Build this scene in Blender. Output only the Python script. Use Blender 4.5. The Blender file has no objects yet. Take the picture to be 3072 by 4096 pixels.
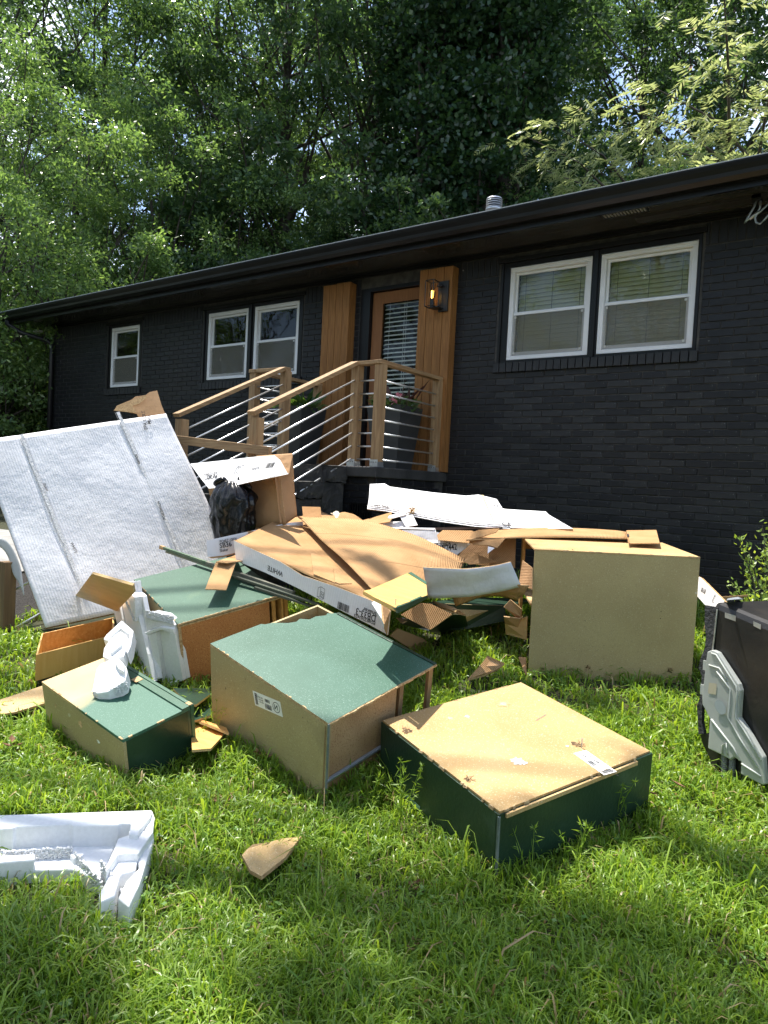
import bpy, math, random
import numpy as np
from mathutils import Vector, Matrix
rng = np.random.default_rng(7)
random.seed(7)
S = bpy.context.scene
COL = S.collection
# ------------------------------------------------------------------ camera
FPX = 2819.0
CAMP = np.array([1.9266, -6.7506, 1.5126])
YAW, PIT, ROL = math.radians(35.679), math.radians(-2.1368), math.radians(2.9102)
fwd = np.array([-math.sin(YAW)*math.cos(PIT), math.cos(YAW)*math.cos(PIT), math.sin(PIT)])
rgt = np.array([math.cos(YAW), math.sin(YAW), 0.0])
upv = np.cross(rgt, fwd)
RX = math.cos(ROL)*rgt + math.sin(ROL)*upv
UP = -math.sin(ROL)*rgt + math.cos(ROL)*upv
cd = bpy.data.cameras.new('camera'); cam = bpy.data.objects.new('camera', cd); COL.objects.link(cam)
cd.sensor_fit = 'VERTICAL'; cd.sensor_height = 36.0; cd.lens = 36.0*FPX/4096.0
cd.clip_start = 0.05; cd.clip_end = 600
M4 = Matrix(((RX[0], UP[0], -fwd[0], CAMP[0]), (RX[1], UP[1], -fwd[1], CAMP[1]), (RX[2], UP[2], -fwd[2], CAMP[2]), (0, 0, 0, 1)))
cam.matrix_world = M4
S.camera = cam
# ------------------------------------------------------------------ light
SUN = np.array([-0.335, 0.06, 0.94]); SUN /= np.linalg.norm(SUN)
sd = bpy.data.lights.new('sun', 'SUN'); sd.energy = 5.0; sd.angle = math.radians(0.53); sd.color = (1.0, 0.95, 0.87)
so = bpy.data.objects.new('sun', sd); COL.objects.link(so)
so.rotation_euler = Vector(SUN.tolist()).to_track_quat('Z', 'Y').to_euler(); so.location = (0, 0, 30)
W = bpy.data.worlds.new('World'); S.world = W; W.use_nodes = True
wn = W.node_tree.nodes; wl = W.node_tree.links; wn.clear()
sky = wn.new('ShaderNodeTexSky'); sky.sky_type = 'NISHITA'; sky.sun_disc = False
sky.sun_elevation = math.asin(SUN[2]); sky.sun_rotation = math.atan2(SUN[0], SUN[1])
# thin white clouds drifting over the whole sky
tc = wn.new('ShaderNodeTexCoord'); ns = wn.new('ShaderNodeTexNoise'); ns.inputs['Scale'].default_value = 3.2; ns.inputs['Detail'].default_value = 6
rp = wn.new('ShaderNodeValToRGB'); rp.color_ramp.elements[0].position = 0.52; rp.color_ramp.elements[1].position = 0.68
rp.color_ramp.elements[0].color = (0, 0, 0, 1); rp.color_ramp.elements[1].color = (1, 1, 1, 1)
mx = wn.new('ShaderNodeMixRGB'); mx.inputs[2].default_value = (10.5, 10.8, 11.2, 1)
bg = wn.new('ShaderNodeBackground'); bg.inputs['Strength'].default_value = 0.14
wo = wn.new('ShaderNodeOutputWorld')
wl.new(tc.outputs['Generated'], ns.inputs['Vector']); wl.new(ns.outputs['Fac'], rp.inputs['Fac'])
wl.new(rp.outputs['Color'], mx.inputs[0]); wl.new(sky.outputs['Color'], mx.inputs[1]); wl.new(mx.outputs['Color'], bg.inputs['Color'])
wl.new(bg.outputs['Background'], wo.inputs['Surface'])
S.view_settings.view_transform = 'Standard'; S.view_settings.look = 'None'
S.view_settings.exposure = 1.03; S.view_settings.gamma = 1; S.view_settings.use_curve_mapping = False
S.render.engine = 'CYCLES'
S.cycles.max_bounces = 8; S.cycles.diffuse_bounces = 4; S.cycles.transparent_max_bounces = 16; S.cycles.transmission_bounces = 4
S.cycles.use_denoising = True

# ------------------------------------------------------------------ survey helpers: a sight line met with a known plane of the site
def ray(u, v):
    return (u-1536)/FPX*RX - (v-2048)/FPX*UP + fwd
def at(u, v, x=None, y=None, z=None, pl=None):
    d = ray(u, v)
    if x is not None: t = (x-CAMP[0])/d[0]
    elif y is not None: t = (y-CAMP[1])/d[1]
    elif z is not None: t = (z-CAMP[2])/d[2]
    else:
        p, n = pl; t = np.dot(n, np.array(p)-CAMP)/np.dot(n, d)
    return CAMP + t*d
def plane3(a, b, c):
    a, b, c = map(np.array, (a, b, c)); n = np.cross(b-a, c-a); n = n/np.linalg.norm(n)
    if np.dot(n, CAMP-a) < 0: n = -n
    return (a, n)
def gz(x, y):
    x = np.asarray(x, float); y = np.asarray(y, float)
    z = .139*(np.clip(y, -4.6, 0.3)+4.3) - .055*(np.clip(x, -6, 2.2)-.8) + .06*(np.clip(y, -9, -4.6)+4.6)
    return z + .012*np.sin(x*2.3+1)*np.cos(y*1.9)

# ------------------------------------------------------------------ object helpers
WL = {}
def meta(o, label=None, cat=None, group=None, kind=None):
    if label: o['label'] = label
    if cat: o['category'] = cat
    if group: o['group'] = group
    if kind: o['kind'] = kind
    return o
def empty(name, loc, label=None, cat=None, group=None):
    o = bpy.data.objects.new(name, None); COL.objects.link(o); o.empty_display_size = .1
    o.location = tuple(float(q) for q in loc); WL[o.name] = np.array(loc, float)
    return meta(o, label, cat, group)
def new_mesh(name, V, F, mats, mi=None, uv=None, smooth=False):
    me = bpy.data.meshes.new(name); V = np.asarray(V, dtype=np.float32)
    if isinstance(F, np.ndarray):
        n, k = F.shape
        me.vertices.add(len(V)); me.vertices.foreach_set('co', V.ravel())
        me.loops.add(n*k); me.loops.foreach_set('vertex_index', F.ravel().astype(np.int32))
        me.polygons.add(n); me.polygons.foreach_set('loop_start', np.arange(0, n*k, k, dtype=np.int32))
        me.update(calc_edges=True)
    else:
        me.from_pydata(V.tolist(), [], F)
    if not isinstance(mats, (list, tuple)): mats = [mats]
    for m in mats: me.materials.append(m)
    if mi is not None: me.polygons.foreach_set('material_index', np.asarray(mi, dtype=np.int32))
    if uv is not None:
        l = me.uv_layers.new(name='UVMap'); l.data.foreach_set('uv', np.asarray(uv, dtype=np.float32).ravel())
    if smooth: me.polygons.foreach_set('use_smooth', np.ones(len(me.polygons), dtype=bool))
    me.update(); return me
def link(name, me, loc=(0, 0, 0), parent=None, label=None, cat=None, group=None, kind=None):
    o = bpy.data.objects.new(name, me); COL.objects.link(o)
    loc = np.array(loc, float); WL[o.name] = loc
    if parent is not None:
        o.parent = parent; o.location = tuple((loc-WL[parent.name]).tolist())
    else: o.location = tuple(loc.tolist())
    return meta(o, label, cat, group, kind)
def obj(name, VF, mat, parent=None, label=None, cat=None, group=None, kind=None, bevel=0, smooth=False, mi=None, uv=None, base=False):
    V, F = VF; V = np.asarray(V, float)
    c = (V.min(0)+V.max(0))/2
    if base: c[2] = V[:, 2].min()
    o = link(name, new_mesh(name, V-c, F, mat, mi, uv, smooth), c, parent, label, cat, group, kind)
    if bevel:
        b = o.modifiers.new('bevel', 'BEVEL'); b.width = bevel; b.segments = 2; b.limit_method = 'ANGLE'
    return o
BF = [(0, 3, 2, 1), (4, 5, 6, 7), (0, 1, 5, 4), (1, 2, 6, 5), (2, 3, 7, 6), (3, 0, 4, 7)]
def box(x0, x1, y0, y1, z0, z1):
    return [(x0, y0, z0), (x1, y0, z0), (x1, y1, z0), (x0, y1, z0), (x0, y0, z1), (x1, y0, z1), (x1, y1, z1), (x0, y1, z1)], BF
def obox(o, a, b, c):
    o, a, b, c = (np.array(q, float) for q in (o, a, b, c))
    return [o, o+a, o+a+b, o+b, o+c, o+a+c, o+a+b+c, o+b+c], BF
def bar(p, q, w, h, up=(0, 0, 1)):
    p, q = np.array(p, float), np.array(q, float); d = (q-p)/np.linalg.norm(q-p)
    s = np.cross(d, up); s /= np.linalg.norm(s); t = np.cross(s, d)
    o = p - s*w/2 - t*h/2
    return obox(o, q-p, s*w, t*h)
def join(*L):
    V, F = [], []
    for v, f in L:
        n = len(V); V += [tuple(map(float, q)) for q in v]; F += [tuple(i+n for i in p) for p in f]
    return V, F
def tube(pts, r, n=8, cap=True):
    pts = np.array(pts, float); m = len(pts); r = np.broadcast_to(np.array(r, float), (m,)); V, F = [], []
    ref = np.array([0.13, 0.21, 1.0])
    for i in range(m):
        d = pts[min(i+1, m-1)]-pts[max(i-1, 0)]; d /= np.linalg.norm(d)+1e-9
        if abs(np.dot(d, ref))/np.linalg.norm(ref) > .97: ref = np.array([1.0, .1, .2])
        s = np.cross(d, ref); s /= np.linalg.norm(s); t = np.cross(d, s)
        for k in range(n):
            a = 2*math.pi*k/n; V.append(pts[i]+r[i]*(math.cos(a)*s+math.sin(a)*t))
    for i in range(m-1):
        for k in range(n):
            a, b = i*n+k, i*n+(k+1) % n; F.append((a, b, b+n, a+n))
    if cap: F.append(tuple(range(n))[::-1]); F.append(tuple(range((m-1)*n, m*n)))
    return V, F
def lathe(c, prof, n=20):
    V, F = [], []
    for r, z in prof:
        for k in range(n): a = 2*math.pi*k/n; V.append((c[0]+r*math.cos(a), c[1]+r*math.sin(a), c[2]+z))
    for i in range(len(prof)-1):
        for k in range(n): a, b = i*n+k, i*n+(k+1) % n; F.append((a, b, b+n, a+n))
    F.append(tuple(range(n))[::-1]); F.append(tuple(range((len(prof)-1)*n, len(prof)*n)))
    return V, F
def plate(pts, th, n=None):
    """n-gon slab: pts seen from the front (camera side), th metres thick going back"""
    P = [np.array(p, float) for p in pts]
    if n is None:
        n = np.zeros(3)
        for i in range(len(P)): n += np.cross(P[i]-P[0], P[(i+1) % len(P)]-P[0])
        n /= np.linalg.norm(n)
    if np.dot(n, CAMP-P[0]) < 0: n = -n
    k = len(P); V = P+[p-n*th for p in P]
    area = np.zeros(3)
    for i in range(k): area += np.cross(P[i]-P[0], P[(i+1) % k]-P[0])
    fr = tuple(range(k)) if np.dot(area, n) > 0 else tuple(range(k))[::-1]
    F = [fr, tuple(i+k for i in fr[::-1])]
    for i in range(k): F.append((fr[i], fr[i]+k, fr[(i+1) % k]+k, fr[(i+1) % k]))
    mi = [0, 1]+[2]*k
    e1 = P[1]-P[0]; e1 = e1/np.linalg.norm(e1); e2 = np.cross(n, e1)
    uv = [(float(np.dot(V[i]-P[0], e1)), float(np.dot(V[i]-P[0], e2))) for f in F for i in f]
    return (V, F), mi, uv
def sheet(c00, c10, c11, c01, th, n=12, m=12, bulge=None, wob=.004, seed=0):
    """bent board: bilinear patch with a bulge, given its real thickness"""
    c00, c10, c11, c01 = (np.array(q, float) for q in (c00, c10, c11, c01))
    nr = np.cross(c10-c00, c01-c00); nr /= np.linalg.norm(nr)
    if np.dot(nr, CAMP-c00) < 0: nr = -nr
    L1 = np.linalg.norm(c10-c00); L2 = np.linalg.norm(c01-c00)
    rs = np.random.default_rng(seed+11); ph = rs.uniform(0, 6.3, 8)
    top = []
    for j in range(m+1):
        for i in range(n+1):
            s, t = i/n, j/m
            p = (1-s)*(1-t)*c00+s*(1-t)*c10+s*t*c11+(1-s)*t*c01
            b = (bulge(s, t) if bulge else 0)+wob*(math.sin(5*s+ph[0]+3*t)+math.sin(9*t+ph[1]-4*s)+.5*math.sin(17*s+ph[2])*math.cos(13*t+ph[3]))
            top.append(p+nr*b)
    N = len(top); V = top+[p-nr*th for p in top]; F = []; mi = []
    idx = lambda i, j: j*(n+1)+i
    flip = np.dot(np.cross(top[1]-top[0], top[n+1]-top[0]), nr) < 0
    for j in range(m):
        for i in range(n):
            q = (idx(i, j), idx(i+1, j), idx(i+1, j+1), idx(i, j+1))
            if flip: q = q[::-1]
            F.append(q); mi.append(0); F.append(tuple(k+N for k in q[::-1])); mi.append(1)
    rim = [idx(i, 0) for i in range(n+1)]+[idx(n, j) for j in range(1, m+1)]+[idx(i, m) for i in range(n-1, -1, -1)]+[idx(0, j) for j in range(m-1, 0, -1)]
    for k in range(len(rim)):
        a, b = rim[k], rim[(k+1) % len(rim)]; F.append((b, a, a+N, b+N) if not flip else (a, b, b+N, a+N)); mi.append(2)
    def uvi(i):
        i %= N; return ((i % (n+1))/n*L1, (i//(n+1))/m*L2)
    uv = [uvi(i) for f in F for i in f]
    return (V, F), mi, uv
def put(name, R, mats, parent=None, smooth=False, **k):
    VF, mi, uv = R
    return obj(name, VF, mats, parent, mi=mi, uv=uv, smooth=smooth, **k)
_tc = {}
def text_mesh(s, bold=False):
    if s in _tc: return _tc[s]
    c = bpy.data.curves.new('lettering', 'FONT'); c.body = s; c.size = 1; c.resolution_u = 2; c.offset = .012
    o = bpy.data.objects.new('lettering', c); COL.objects.link(o)
    bpy.context.view_layer.update()
    me = bpy.data.meshes.new_from_object(o.evaluated_get(bpy.context.evaluated_depsgraph_get()))
    V = np.array([v.co[:] for v in me.vertices]); F = [tuple(p.vertices) for p in me.polygons]
    bpy.data.objects.remove(o); _tc[s] = (V, F); return _tc[s]
def write(s, p, xd, yd, h, mat, parent, lift=.0015, width=None):
    """flat print: letters h high laid from p along xd with upward yd on the face"""
    V, F = text_mesh(s); xd = np.array(xd, float); yd = np.array(yd, float)
    xd /= np.linalg.norm(xd); n = np.cross(xd, yd); n /= np.linalg.norm(n); yd = np.cross(n, xd)
    if np.dot(n, CAMP-np.array(p)) < 0: n = -n
    sc = h/.72; sx = sc if width is None else width/max(V[:, 0].max(), 1e-6)
    return obj('lettering', ([np.array(p)+xd*v[0]*sx+yd*v[1]*sc+n*lift for v in V], F), mat, parent)
def print_rects(name, rects, p, xd, yd, mat, parent, lift=.0015):
    xd = np.array(xd, float); yd = np.array(yd, float); xd /= np.linalg.norm(xd); n = np.cross(xd, yd); n /= np.linalg.norm(n); yd = np.cross(n, xd)
    if np.dot(n, CAMP-np.array(p)) < 0: n = -n
    V, F = [], []; p = np.array(p)+n*lift
    for x0, y0, x1, y1 in rects:
        k = len(V); V += [p+xd*x0+yd*y0, p+xd*x1+yd*y0, p+xd*x1+yd*y1, p+xd*x0+yd*y1]; F.append((k, k+1, k+2, k+3))
    return obj(name, (V, F), mat, parent)
def print_lines(name, segs, w, p, xd, yd, mat, parent, lift=.0015):
    xd = np.array(xd, float); yd = np.array(yd, float); xd /= np.linalg.norm(xd); n = np.cross(xd, yd); n /= np.linalg.norm(n); yd = np.cross(n, xd)
    if np.dot(n, CAMP-np.array(p)) < 0: n = -n
    V, F = [], []; p = np.array(p)+n*lift
    for x0, y0, x1, y1 in segs:
        d = np.array([x1-x0, y1-y0]); d = d/np.linalg.norm(d); q = np.array([-d[1], d[0]])*w/2; k = len(V)
        for (a, b) in ((x0+q[0], y0+q[1]), (x1+q[0], y1+q[1]), (x1-q[0], y1-q[1]), (x0-q[0], y0-q[1])): V.append(p+xd*a+yd*b)
        F.append((k, k+1, k+2, k+3))
    return obj(name, (V, F), mat, parent)
def barcode(p, xd, yd, w, h, mat, parent, seed=1):
    r = random.Random(seed); x = 0; R = []
    while x < w: a = r.choice((.6, 1, 1.6))*w/45; R.append((x, 0, min(x+a, w), h)); x += a+r.choice((.6, 1, 1.4))*w/45
    return print_rects('barcode', R, p, xd, yd, mat, parent)
def cab_icon(p, xd, yd, s, mat, parent, doors=2):
    L = [(0, 0, 0, 1), (0, 1, .6, .9), (.6, .9, .6, -.1), (.6, -.1, 0, 0), (0, 1, .35, 1.15), (.35, 1.15, .95, 1.03), (.95, 1.03, .6, .9), (.95, 1.03, .95, .1), (.95, .1, .6, -.1)]
    if doors == 3: L += [(.08, .9, .5, .83), (.08, .72, .5, .65), (.08, .9, .08, .72), (.5, .83, .5, .65), (.08, .62, .5, .55), (.08, .42, .5, .35), (.08, .62, .08, .42), (.5, .55, .5, .35)]
    else: L += [(.06, .9, .3, .85), (.3, .85, .3, .02), (.34, .84, .55, .8), (.34, .84, .34, .02), (.06, .9, .06, .06)]
    return print_lines('printed_icon', [tuple(q*s for q in l) for l in L], .0028, p, xd, yd, mat, parent)
# ------------------------------------------------------------------ materials
def mat(name, c1, c2=None, scale=8, rough=.6, bump=0, bscale=None, stretch=(1, 1, 1), detail=5, spec=.4, metal=0, trans=0, coord='Object', ramp=(.35, .65), dist=.02, coat=0, alpha=None, extra=None):
    m = bpy.data.materials.new(name); m.use_nodes = True; nt = m.node_tree; N = nt.nodes; L = nt.links
    b = N['Principled BSDF']; b.inputs['Roughness'].default_value = rough; b.inputs['Metallic'].default_value = metal
    b.inputs['Specular IOR Level'].default_value = spec; b.inputs['Base Color'].default_value = (*c1, 1); b.inputs['Coat Weight'].default_value = coat
    t = N.new('ShaderNodeTexCoord'); mp = N.new('ShaderNodeMapping'); mp.inputs['Scale'].default_value = stretch
    L.new(t.outputs[coord], mp.inputs['Vector']); m['v'] = 1
    if c2 is not None:
        n = N.new('ShaderNodeTexNoise'); n.inputs['Scale'].default_value = scale; n.inputs['Detail'].default_value = detail; L.new(mp.outputs[0], n.inputs['Vector'])
        r = N.new('ShaderNodeValToRGB'); r.color_ramp.elements[0].position = ramp[0]; r.color_ramp.elements[1].position = ramp[1]
        r.color_ramp.elements[0].color = (*c1, 1); r.color_ramp.elements[1].color = (*c2, 1)
        L.new(n.outputs['Fac'], r.inputs['Fac']); L.new(r.outputs['Color'], b.inputs['Base Color'])
    if bump:
        n2 = N.new('ShaderNodeTexNoise'); n2.inputs['Scale'].default_value = bscale or scale*3; n2.inputs['Detail'].default_value = 4; L.new(mp.outputs[0], n2.inputs['Vector'])
        bp = N.new('ShaderNodeBump'); bp.inputs['Strength'].default_value = bump; bp.inputs['Distance'].default_value = dist
        L.new(n2.outputs['Fac'], bp.inputs['Height']); L.new(bp.outputs['Normal'], b.inputs['Normal'])
    if trans:
        tr = N.new('ShaderNodeBsdfTranslucent'); ms = N.new('ShaderNodeMixShader'); ms.inputs[0].default_value = trans
        src = b.inputs['Base Color'].links[0].from_socket if b.inputs['Base Color'].links else None
        if src: L.new(src, tr.inputs['Color'])
        else: tr.inputs['Color'].default_value = (*c1, 1)
        L.new(b.outputs[0], ms.inputs[1]); L.new(tr.outputs[0], ms.inputs[2]); L.new(ms.outputs[0], N['Material Output'].inputs['Surface'])
    if extra: extra(nt, b, mp)
    return m
def overlay(nt, b, mp, color, scale, lo, hi, detail=3, vec=None, grad=None, amount=1):
    """mix a second layer of real colour (paint, dirt, speckle) over the base"""
    N, L = nt.nodes, nt.links
    n = N.new('ShaderNodeTexNoise'); n.inputs['Scale'].default_value = scale; n.inputs['Detail'].default_value = detail; L.new(mp.outputs[0], n.inputs['Vector'])
    r = N.new('ShaderNodeMapRange'); r.inputs[1].default_value = lo; r.inputs[2].default_value = hi; r.inputs[4].default_value = amount
    L.new(n.outputs['Fac'], r.inputs[0])
    mx = N.new('ShaderNodeMixRGB'); mx.inputs[2].default_value = (*color, 1)
    if b.inputs['Base Color'].links: L.new(b.inputs['Base Color'].links[0].from_socket, mx.inputs[1])
    else: mx.inputs[1].default_value = b.inputs['Base Color'].default_value
    L.new(r.outputs[0], mx.inputs[0]); L.new(mx.outputs[0], b.inputs['Base Color']); return mx, r, n
def spec_layers(*layers):
    def f(nt, b, mp):
        for l in layers: overlay(nt, b, mp, *l)
    return f
def card_extra(flute, amp, dirt, score=-.6, dent=2.6):
    def f(nt, b, mp):
        N, L = nt.nodes, nt.links
        t = N.new('ShaderNodeTexCoord'); w = N.new('ShaderNodeTexWave'); w.bands_direction = 'X'; w.inputs['Scale'].default_value = flute; w.inputs['Distortion'].default_value = .6
        w.inputs['Detail'].default_value = 2; w.inputs['Detail Scale'].default_value = .3
        L.new(t.outputs['UV'], w.inputs['Vector'])
        n = N.new('ShaderNodeTexNoise'); n.inputs['Scale'].default_value = 6; n.inputs['Detail'].default_value = 5; L.new(t.outputs['UV'], n.inputs['Vector'])
        a = N.new('ShaderNodeMath'); a.operation = 'MULTIPLY_ADD'; a.inputs[1].default_value = amp; L.new(w.outputs['Fac'], a.inputs[0])
        # score lines pressed across the sheet, and shallow dents
        w2 = N.new('ShaderNodeTexWave'); w2.bands_direction = 'Y'; w2.wave_profile = 'SAW'; w2.inputs['Scale'].default_value = .55; w2.inputs['Distortion'].default_value = 0; L.new(t.outputs['UV'], w2.inputs['Vector'])
        r2 = N.new('ShaderNodeMapRange'); r2.inputs[1].default_value = .0; r2.inputs[2].default_value = .02; r2.inputs[3].default_value = score; r2.inputs[4].default_value = 0; L.new(w2.outputs['Fac'], r2.inputs[0])
        n3 = N.new('ShaderNodeTexNoise'); n3.inputs['Scale'].default_value = 2.6; n3.inputs['Detail'].default_value = 7; n3.inputs['Roughness'].default_value = .6; L.new(t.outputs['UV'], n3.inputs['Vector'])
        s3 = N.new('ShaderNodeMath'); s3.operation = 'MULTIPLY_ADD'; s3.inputs[1].default_value = dent; L.new(n3.outputs['Fac'], s3.inputs[0]); L.new(r2.outputs[0], s3.inputs[2])
        L.new(s3.outputs[0], a.inputs[2])
        bp = N.new('ShaderNodeBump'); bp.inputs['Strength'].default_value = .6; bp.inputs['Distance'].default_value = .02
        L.new(a.outputs[0], bp.inputs['Height']); L.new(bp.outputs['Normal'], b.inputs['Normal'])
        # the liner is a little darker between the flutes
        mr = N.new('ShaderNodeMapRange'); mr.inputs[3].default_value = .94; mr.inputs[4].default_value = 1.0; L.new(w.outputs['Fac'], mr.inputs[0])
        mm = N.new('ShaderNodeMixRGB'); mm.blend_type = 'MULTIPLY'; mm.inputs[0].default_value = 1
        L.new(b.inputs['Base Color'].links[0].from_socket, mm.inputs[1]); L.new(mr.outputs[0], mm.inputs[2]); L.new(mm.outputs[0], b.inputs['Base Color'])
        overlay(nt, b, mp, dirt, 2.2, .5, .8, 6, amount=.35)
    return f
CARD = mat('brown_corrugated', (.43, .245, .11), (.515, .31, .15), 5, .85, coord='Object', spec=.15, extra=card_extra(30, .34, (.40, .24, .115)))
CARDIN = mat('brown_liner', (.40, .24, .125), (.47, .29, .155), 4, .85, spec=.15, extra=card_extra(30, .12, (.33, .2, .1)))
CARDW = mat('white_liner', (.76, .755, .775), (.83, .825, .84), 4, .6, spec=.3, extra=card_extra(16, .045, (.60, .59, .57), 0, 1.5))
CARDE = mat('cut_card_edge', (.36, .22, .11), (.55, .38, .2), 90, .9, spec=.1)
INK = mat('black_print', (.02, .02, .022), rough=.7)
GREYINK = mat('grey_print', (.16, .16, .17), rough=.7)
TAPE = mat('buff_tape', (.62, .47, .25), (.66, .52, .3), 10, .3, coord='Object')
PART = mat('particleboard', (.41, .265, .11), (.50, .34, .155), 3, .6, .25, 160, extra=spec_layers(((.36, .25, .12), 170, .56, .66, 3), ((.66, .54, .34), 150, .6, .7, 3)), dist=.002)
PARTO = mat('shaded_particleboard', (.35, .275, .135), (.42, .335, .17), 2.5, .6, .2, 160, extra=spec_layers(((.28, .22, .11), 170, .56, .68, 3), ((.5, .44, .28), 150, .6, .7, 3), ((.25, .2, .11), 3.2, .62, .8, 5)), dist=.002)  # tan board with the olive cast of its shaded faces put into the colour
ORANGE = mat('raw_orange_board', (.42, .17, .055), (.52, .24, .085), 4, .7, .3, 130, extra=spec_layers(((.30, .11, .035), 140, .54, .66, 3), ((.60, .34, .14), 120, .6, .7, 3)), dist=.002)
MAPLE = mat('yellow_veneer', (.60, .35, .10), (.66, .41, .135), 3, .45, .1, 40, stretch=(1, 9, 1))
VENEER = mat('pale_veneer', (.56, .38, .19), (.64, .45, .24), 2.5, .5, .1, 40, stretch=(2, 2, 12))
ORWOOD = mat('orange_veneer', (.52, .26, .07), (.62, .35, .12), 3, .45, .1, 30, stretch=(1.5, 12, 12), extra=spec_layers(((.68, .46, .2), 5, .6, .75, 3)))
GREEN = mat('green_paint', (.026, .082, .046), (.034, .10, .06), 3, .42, .15, 220, extra=spec_layers(((.14, .26, .20), 260, .63, .72, 2), ((.05, .14, .095), 2.5, .5, .75, 4)), dist=.001)
GREENL = mat('dusty_green_paint', (.024, .085, .052), (.045, .120, .084), 2.2, .45, .2, 220, extra=spec_layers(((.17, .27, .22), 230, .60, .70, 2), ((.018, .072, .042), 1.8, .55, .8, 4)), dist=.001)
GREEND = mat('shaded_dark_green_paint', (.013, .034, .020), (.018, .046, .028), 3, .35, .1, 60, extra=spec_layers(((.06, .10, .08), 3.5, .62, .85, 5)))  # green paint for faces turned from the sun, their shade mixed into the colour
FOAM = mat('white_foam', (.86, .87, .88), (.80, .81, .82), 60, .7, .35, 220, trans=.12, dist=.002, spec=.25)
FOAMR = mat('torn_foam', (.86, .87, .88), (.78, .79, .80), 90, .85, 1.0, 110, trans=.12, dist=.008, spec=.2)
TORN = mat('torn_board', (.34, .21, .10), (.56, .41, .23), 70, .95, .8, 90, dist=.004)
STEEL = mat('galvanised_metal', (.5, .52, .54), (.62, .64, .66), 30, .38, metal=.85)
ROD = mat('brushed_aluminium', (.66, .67, .68), (.74, .75, .76), 20, .32, metal=.75)
ZINC = mat('dull_metal', (.34, .38, .42), (.44, .48, .52), 12, .4, metal=.6)
def wood_mat(name, c1, c2, ax, knots=(.10, .055, .025)):
    st = [14, 14, 14]; st[ax] = .9
    def f(nt, b, mp):
        overlay(nt, b, mp, c2, 4.2, .46, .56, 6, amount=.75)
        overlay(nt, b, mp, knots, 1.6, .70, .78, 2, amount=.6)
    return mat(name, c1, tuple(q*.78 for q in c1), 2.2, .72, .3, 9, stretch=st, extra=f, dist=.003)
WOODX = wood_mat('pine_along_x', (.38, .245, .125), (.25, .15, .072), 0)
WOODY = wood_mat('pine_along_y', (.38, .245, .125), (.25, .15, .072), 1)
WOODZ = wood_mat('pine_upright', (.38, .245, .125), (.25, .15, .072), 2)
CEDAR = wood_mat('stained_cedar', (.30, .135, .038), (.20, .085, .022), 2)
CEDARD = wood_mat('stained_door_wood', (.30, .13, .05), (.23, .095, .035), 2)
DARKWOOD = wood_mat('dark_treated_wood', (.20, .125, .06), (.13, .08, .04), 2)
BRICK = mat('black_painted_brick', (.0115, .0123, .0155), (.017, .018, .0215), 3, .45, .5, 60, extra=spec_layers(((.032, .032, .032), 28, .64, .8, 5), ((.02, .0195, .021), .9, .45, .7, 3), ((.25, .25, .24), 22, .765, .775, 2)), dist=.003, spec=.25)
BRICKB = mat('black_brick_scuffed', (.0155, .0162, .0190), (.023, .0235, .026), 3, .5, .5, 60, extra=spec_layers(((.055, .055, .053), 26, .62, .8, 5), ((.3, .3, .28), 19, .77, .78, 2)), dist=.003, spec=.35)
MORTAR = mat('painted_mortar', (.032, .031, .031), (.07, .067, .062), 14, .8, .6, 80, dist=.003)
BLACK = mat('black_gloss_paint', (.008, .008, .009), (.012, .012, .013), 2, .3, .12, 5, spec=.22, dist=.004)
BLACKM = mat('black_satin_paint', (.012, .012, .014), (.018, .018, .02), 4, .4, .1, 12)
SOFFIT = mat('soffit_paint', (.034, .032, .031), (.055, .051, .048), 2.5, .14, .2, 2.2, spec=.7, dist=.006)
VINYL = mat('white_vinyl', (.74, .75, .77), (.70, .71, .73), 8, .35)
SLATB = mat('beige_blind', (.62, .60, .40), (.68, .66, .46), 5, .5)
SLATW = mat('white_blind', (.85, .85, .83), (.8, .8, .78), 5, .45)
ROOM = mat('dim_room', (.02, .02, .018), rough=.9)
STONE = mat('rough_black_stone', (.016, .016, .017), (.05, .048, .045), 7, .75, 1.0, 14, dist=.03, extra=spec_layers(((.12, .11, .10), 16, .62, .8, 6),))
SLAB = mat('worn_black_slab', (.03, .03, .031), (.06, .058, .056), 5, .6, .5, 40, dist=.004)
def glass_mat(name, tint=1.0, ior=1.45):
    m = bpy.data.materials.new(name); m.use_nodes = True; N = m.node_tree.nodes; L = m.node_tree.links; N.remove(N['Principled BSDF'])
    fr = N.new('ShaderNodeFresnel'); fr.inputs['IOR'].default_value = ior; tr = N.new('ShaderNodeBsdfTransparent'); tr.inputs['Color'].default_value = (tint, tint*1.01, tint*.98, 1)
    gl = N.new('ShaderNodeBsdfGlossy'); gl.inputs['Roughness'].default_value = .015; ms = N.new('ShaderNodeMixShader')
    nz = N.new('ShaderNodeTexNoise'); nz.inputs['Scale'].default_value = 3; bp = N.new('ShaderNodeBump'); bp.inputs['Strength'].default_value = .05; bp.inputs['Distance'].default_value = .01
    L.new(nz.outputs['Fac'], bp.inputs['Height']); L.new(bp.outputs[0], gl.inputs['Normal'])
    L.new(fr.outputs[0], ms.inputs[0]); L.new(tr.outputs[0], ms.inputs[1]); L.new(gl.outputs[0], ms.inputs[2]); L.new(ms.outputs[0], N['Material Output'].inputs['Surface'])
    return m
GLASS = glass_mat('window_glass', .9); DOORGLASS = glass_mat('door_glass', .95, 1.25)
BULB = glass_mat('amber_bulb_glass', .9)
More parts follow.
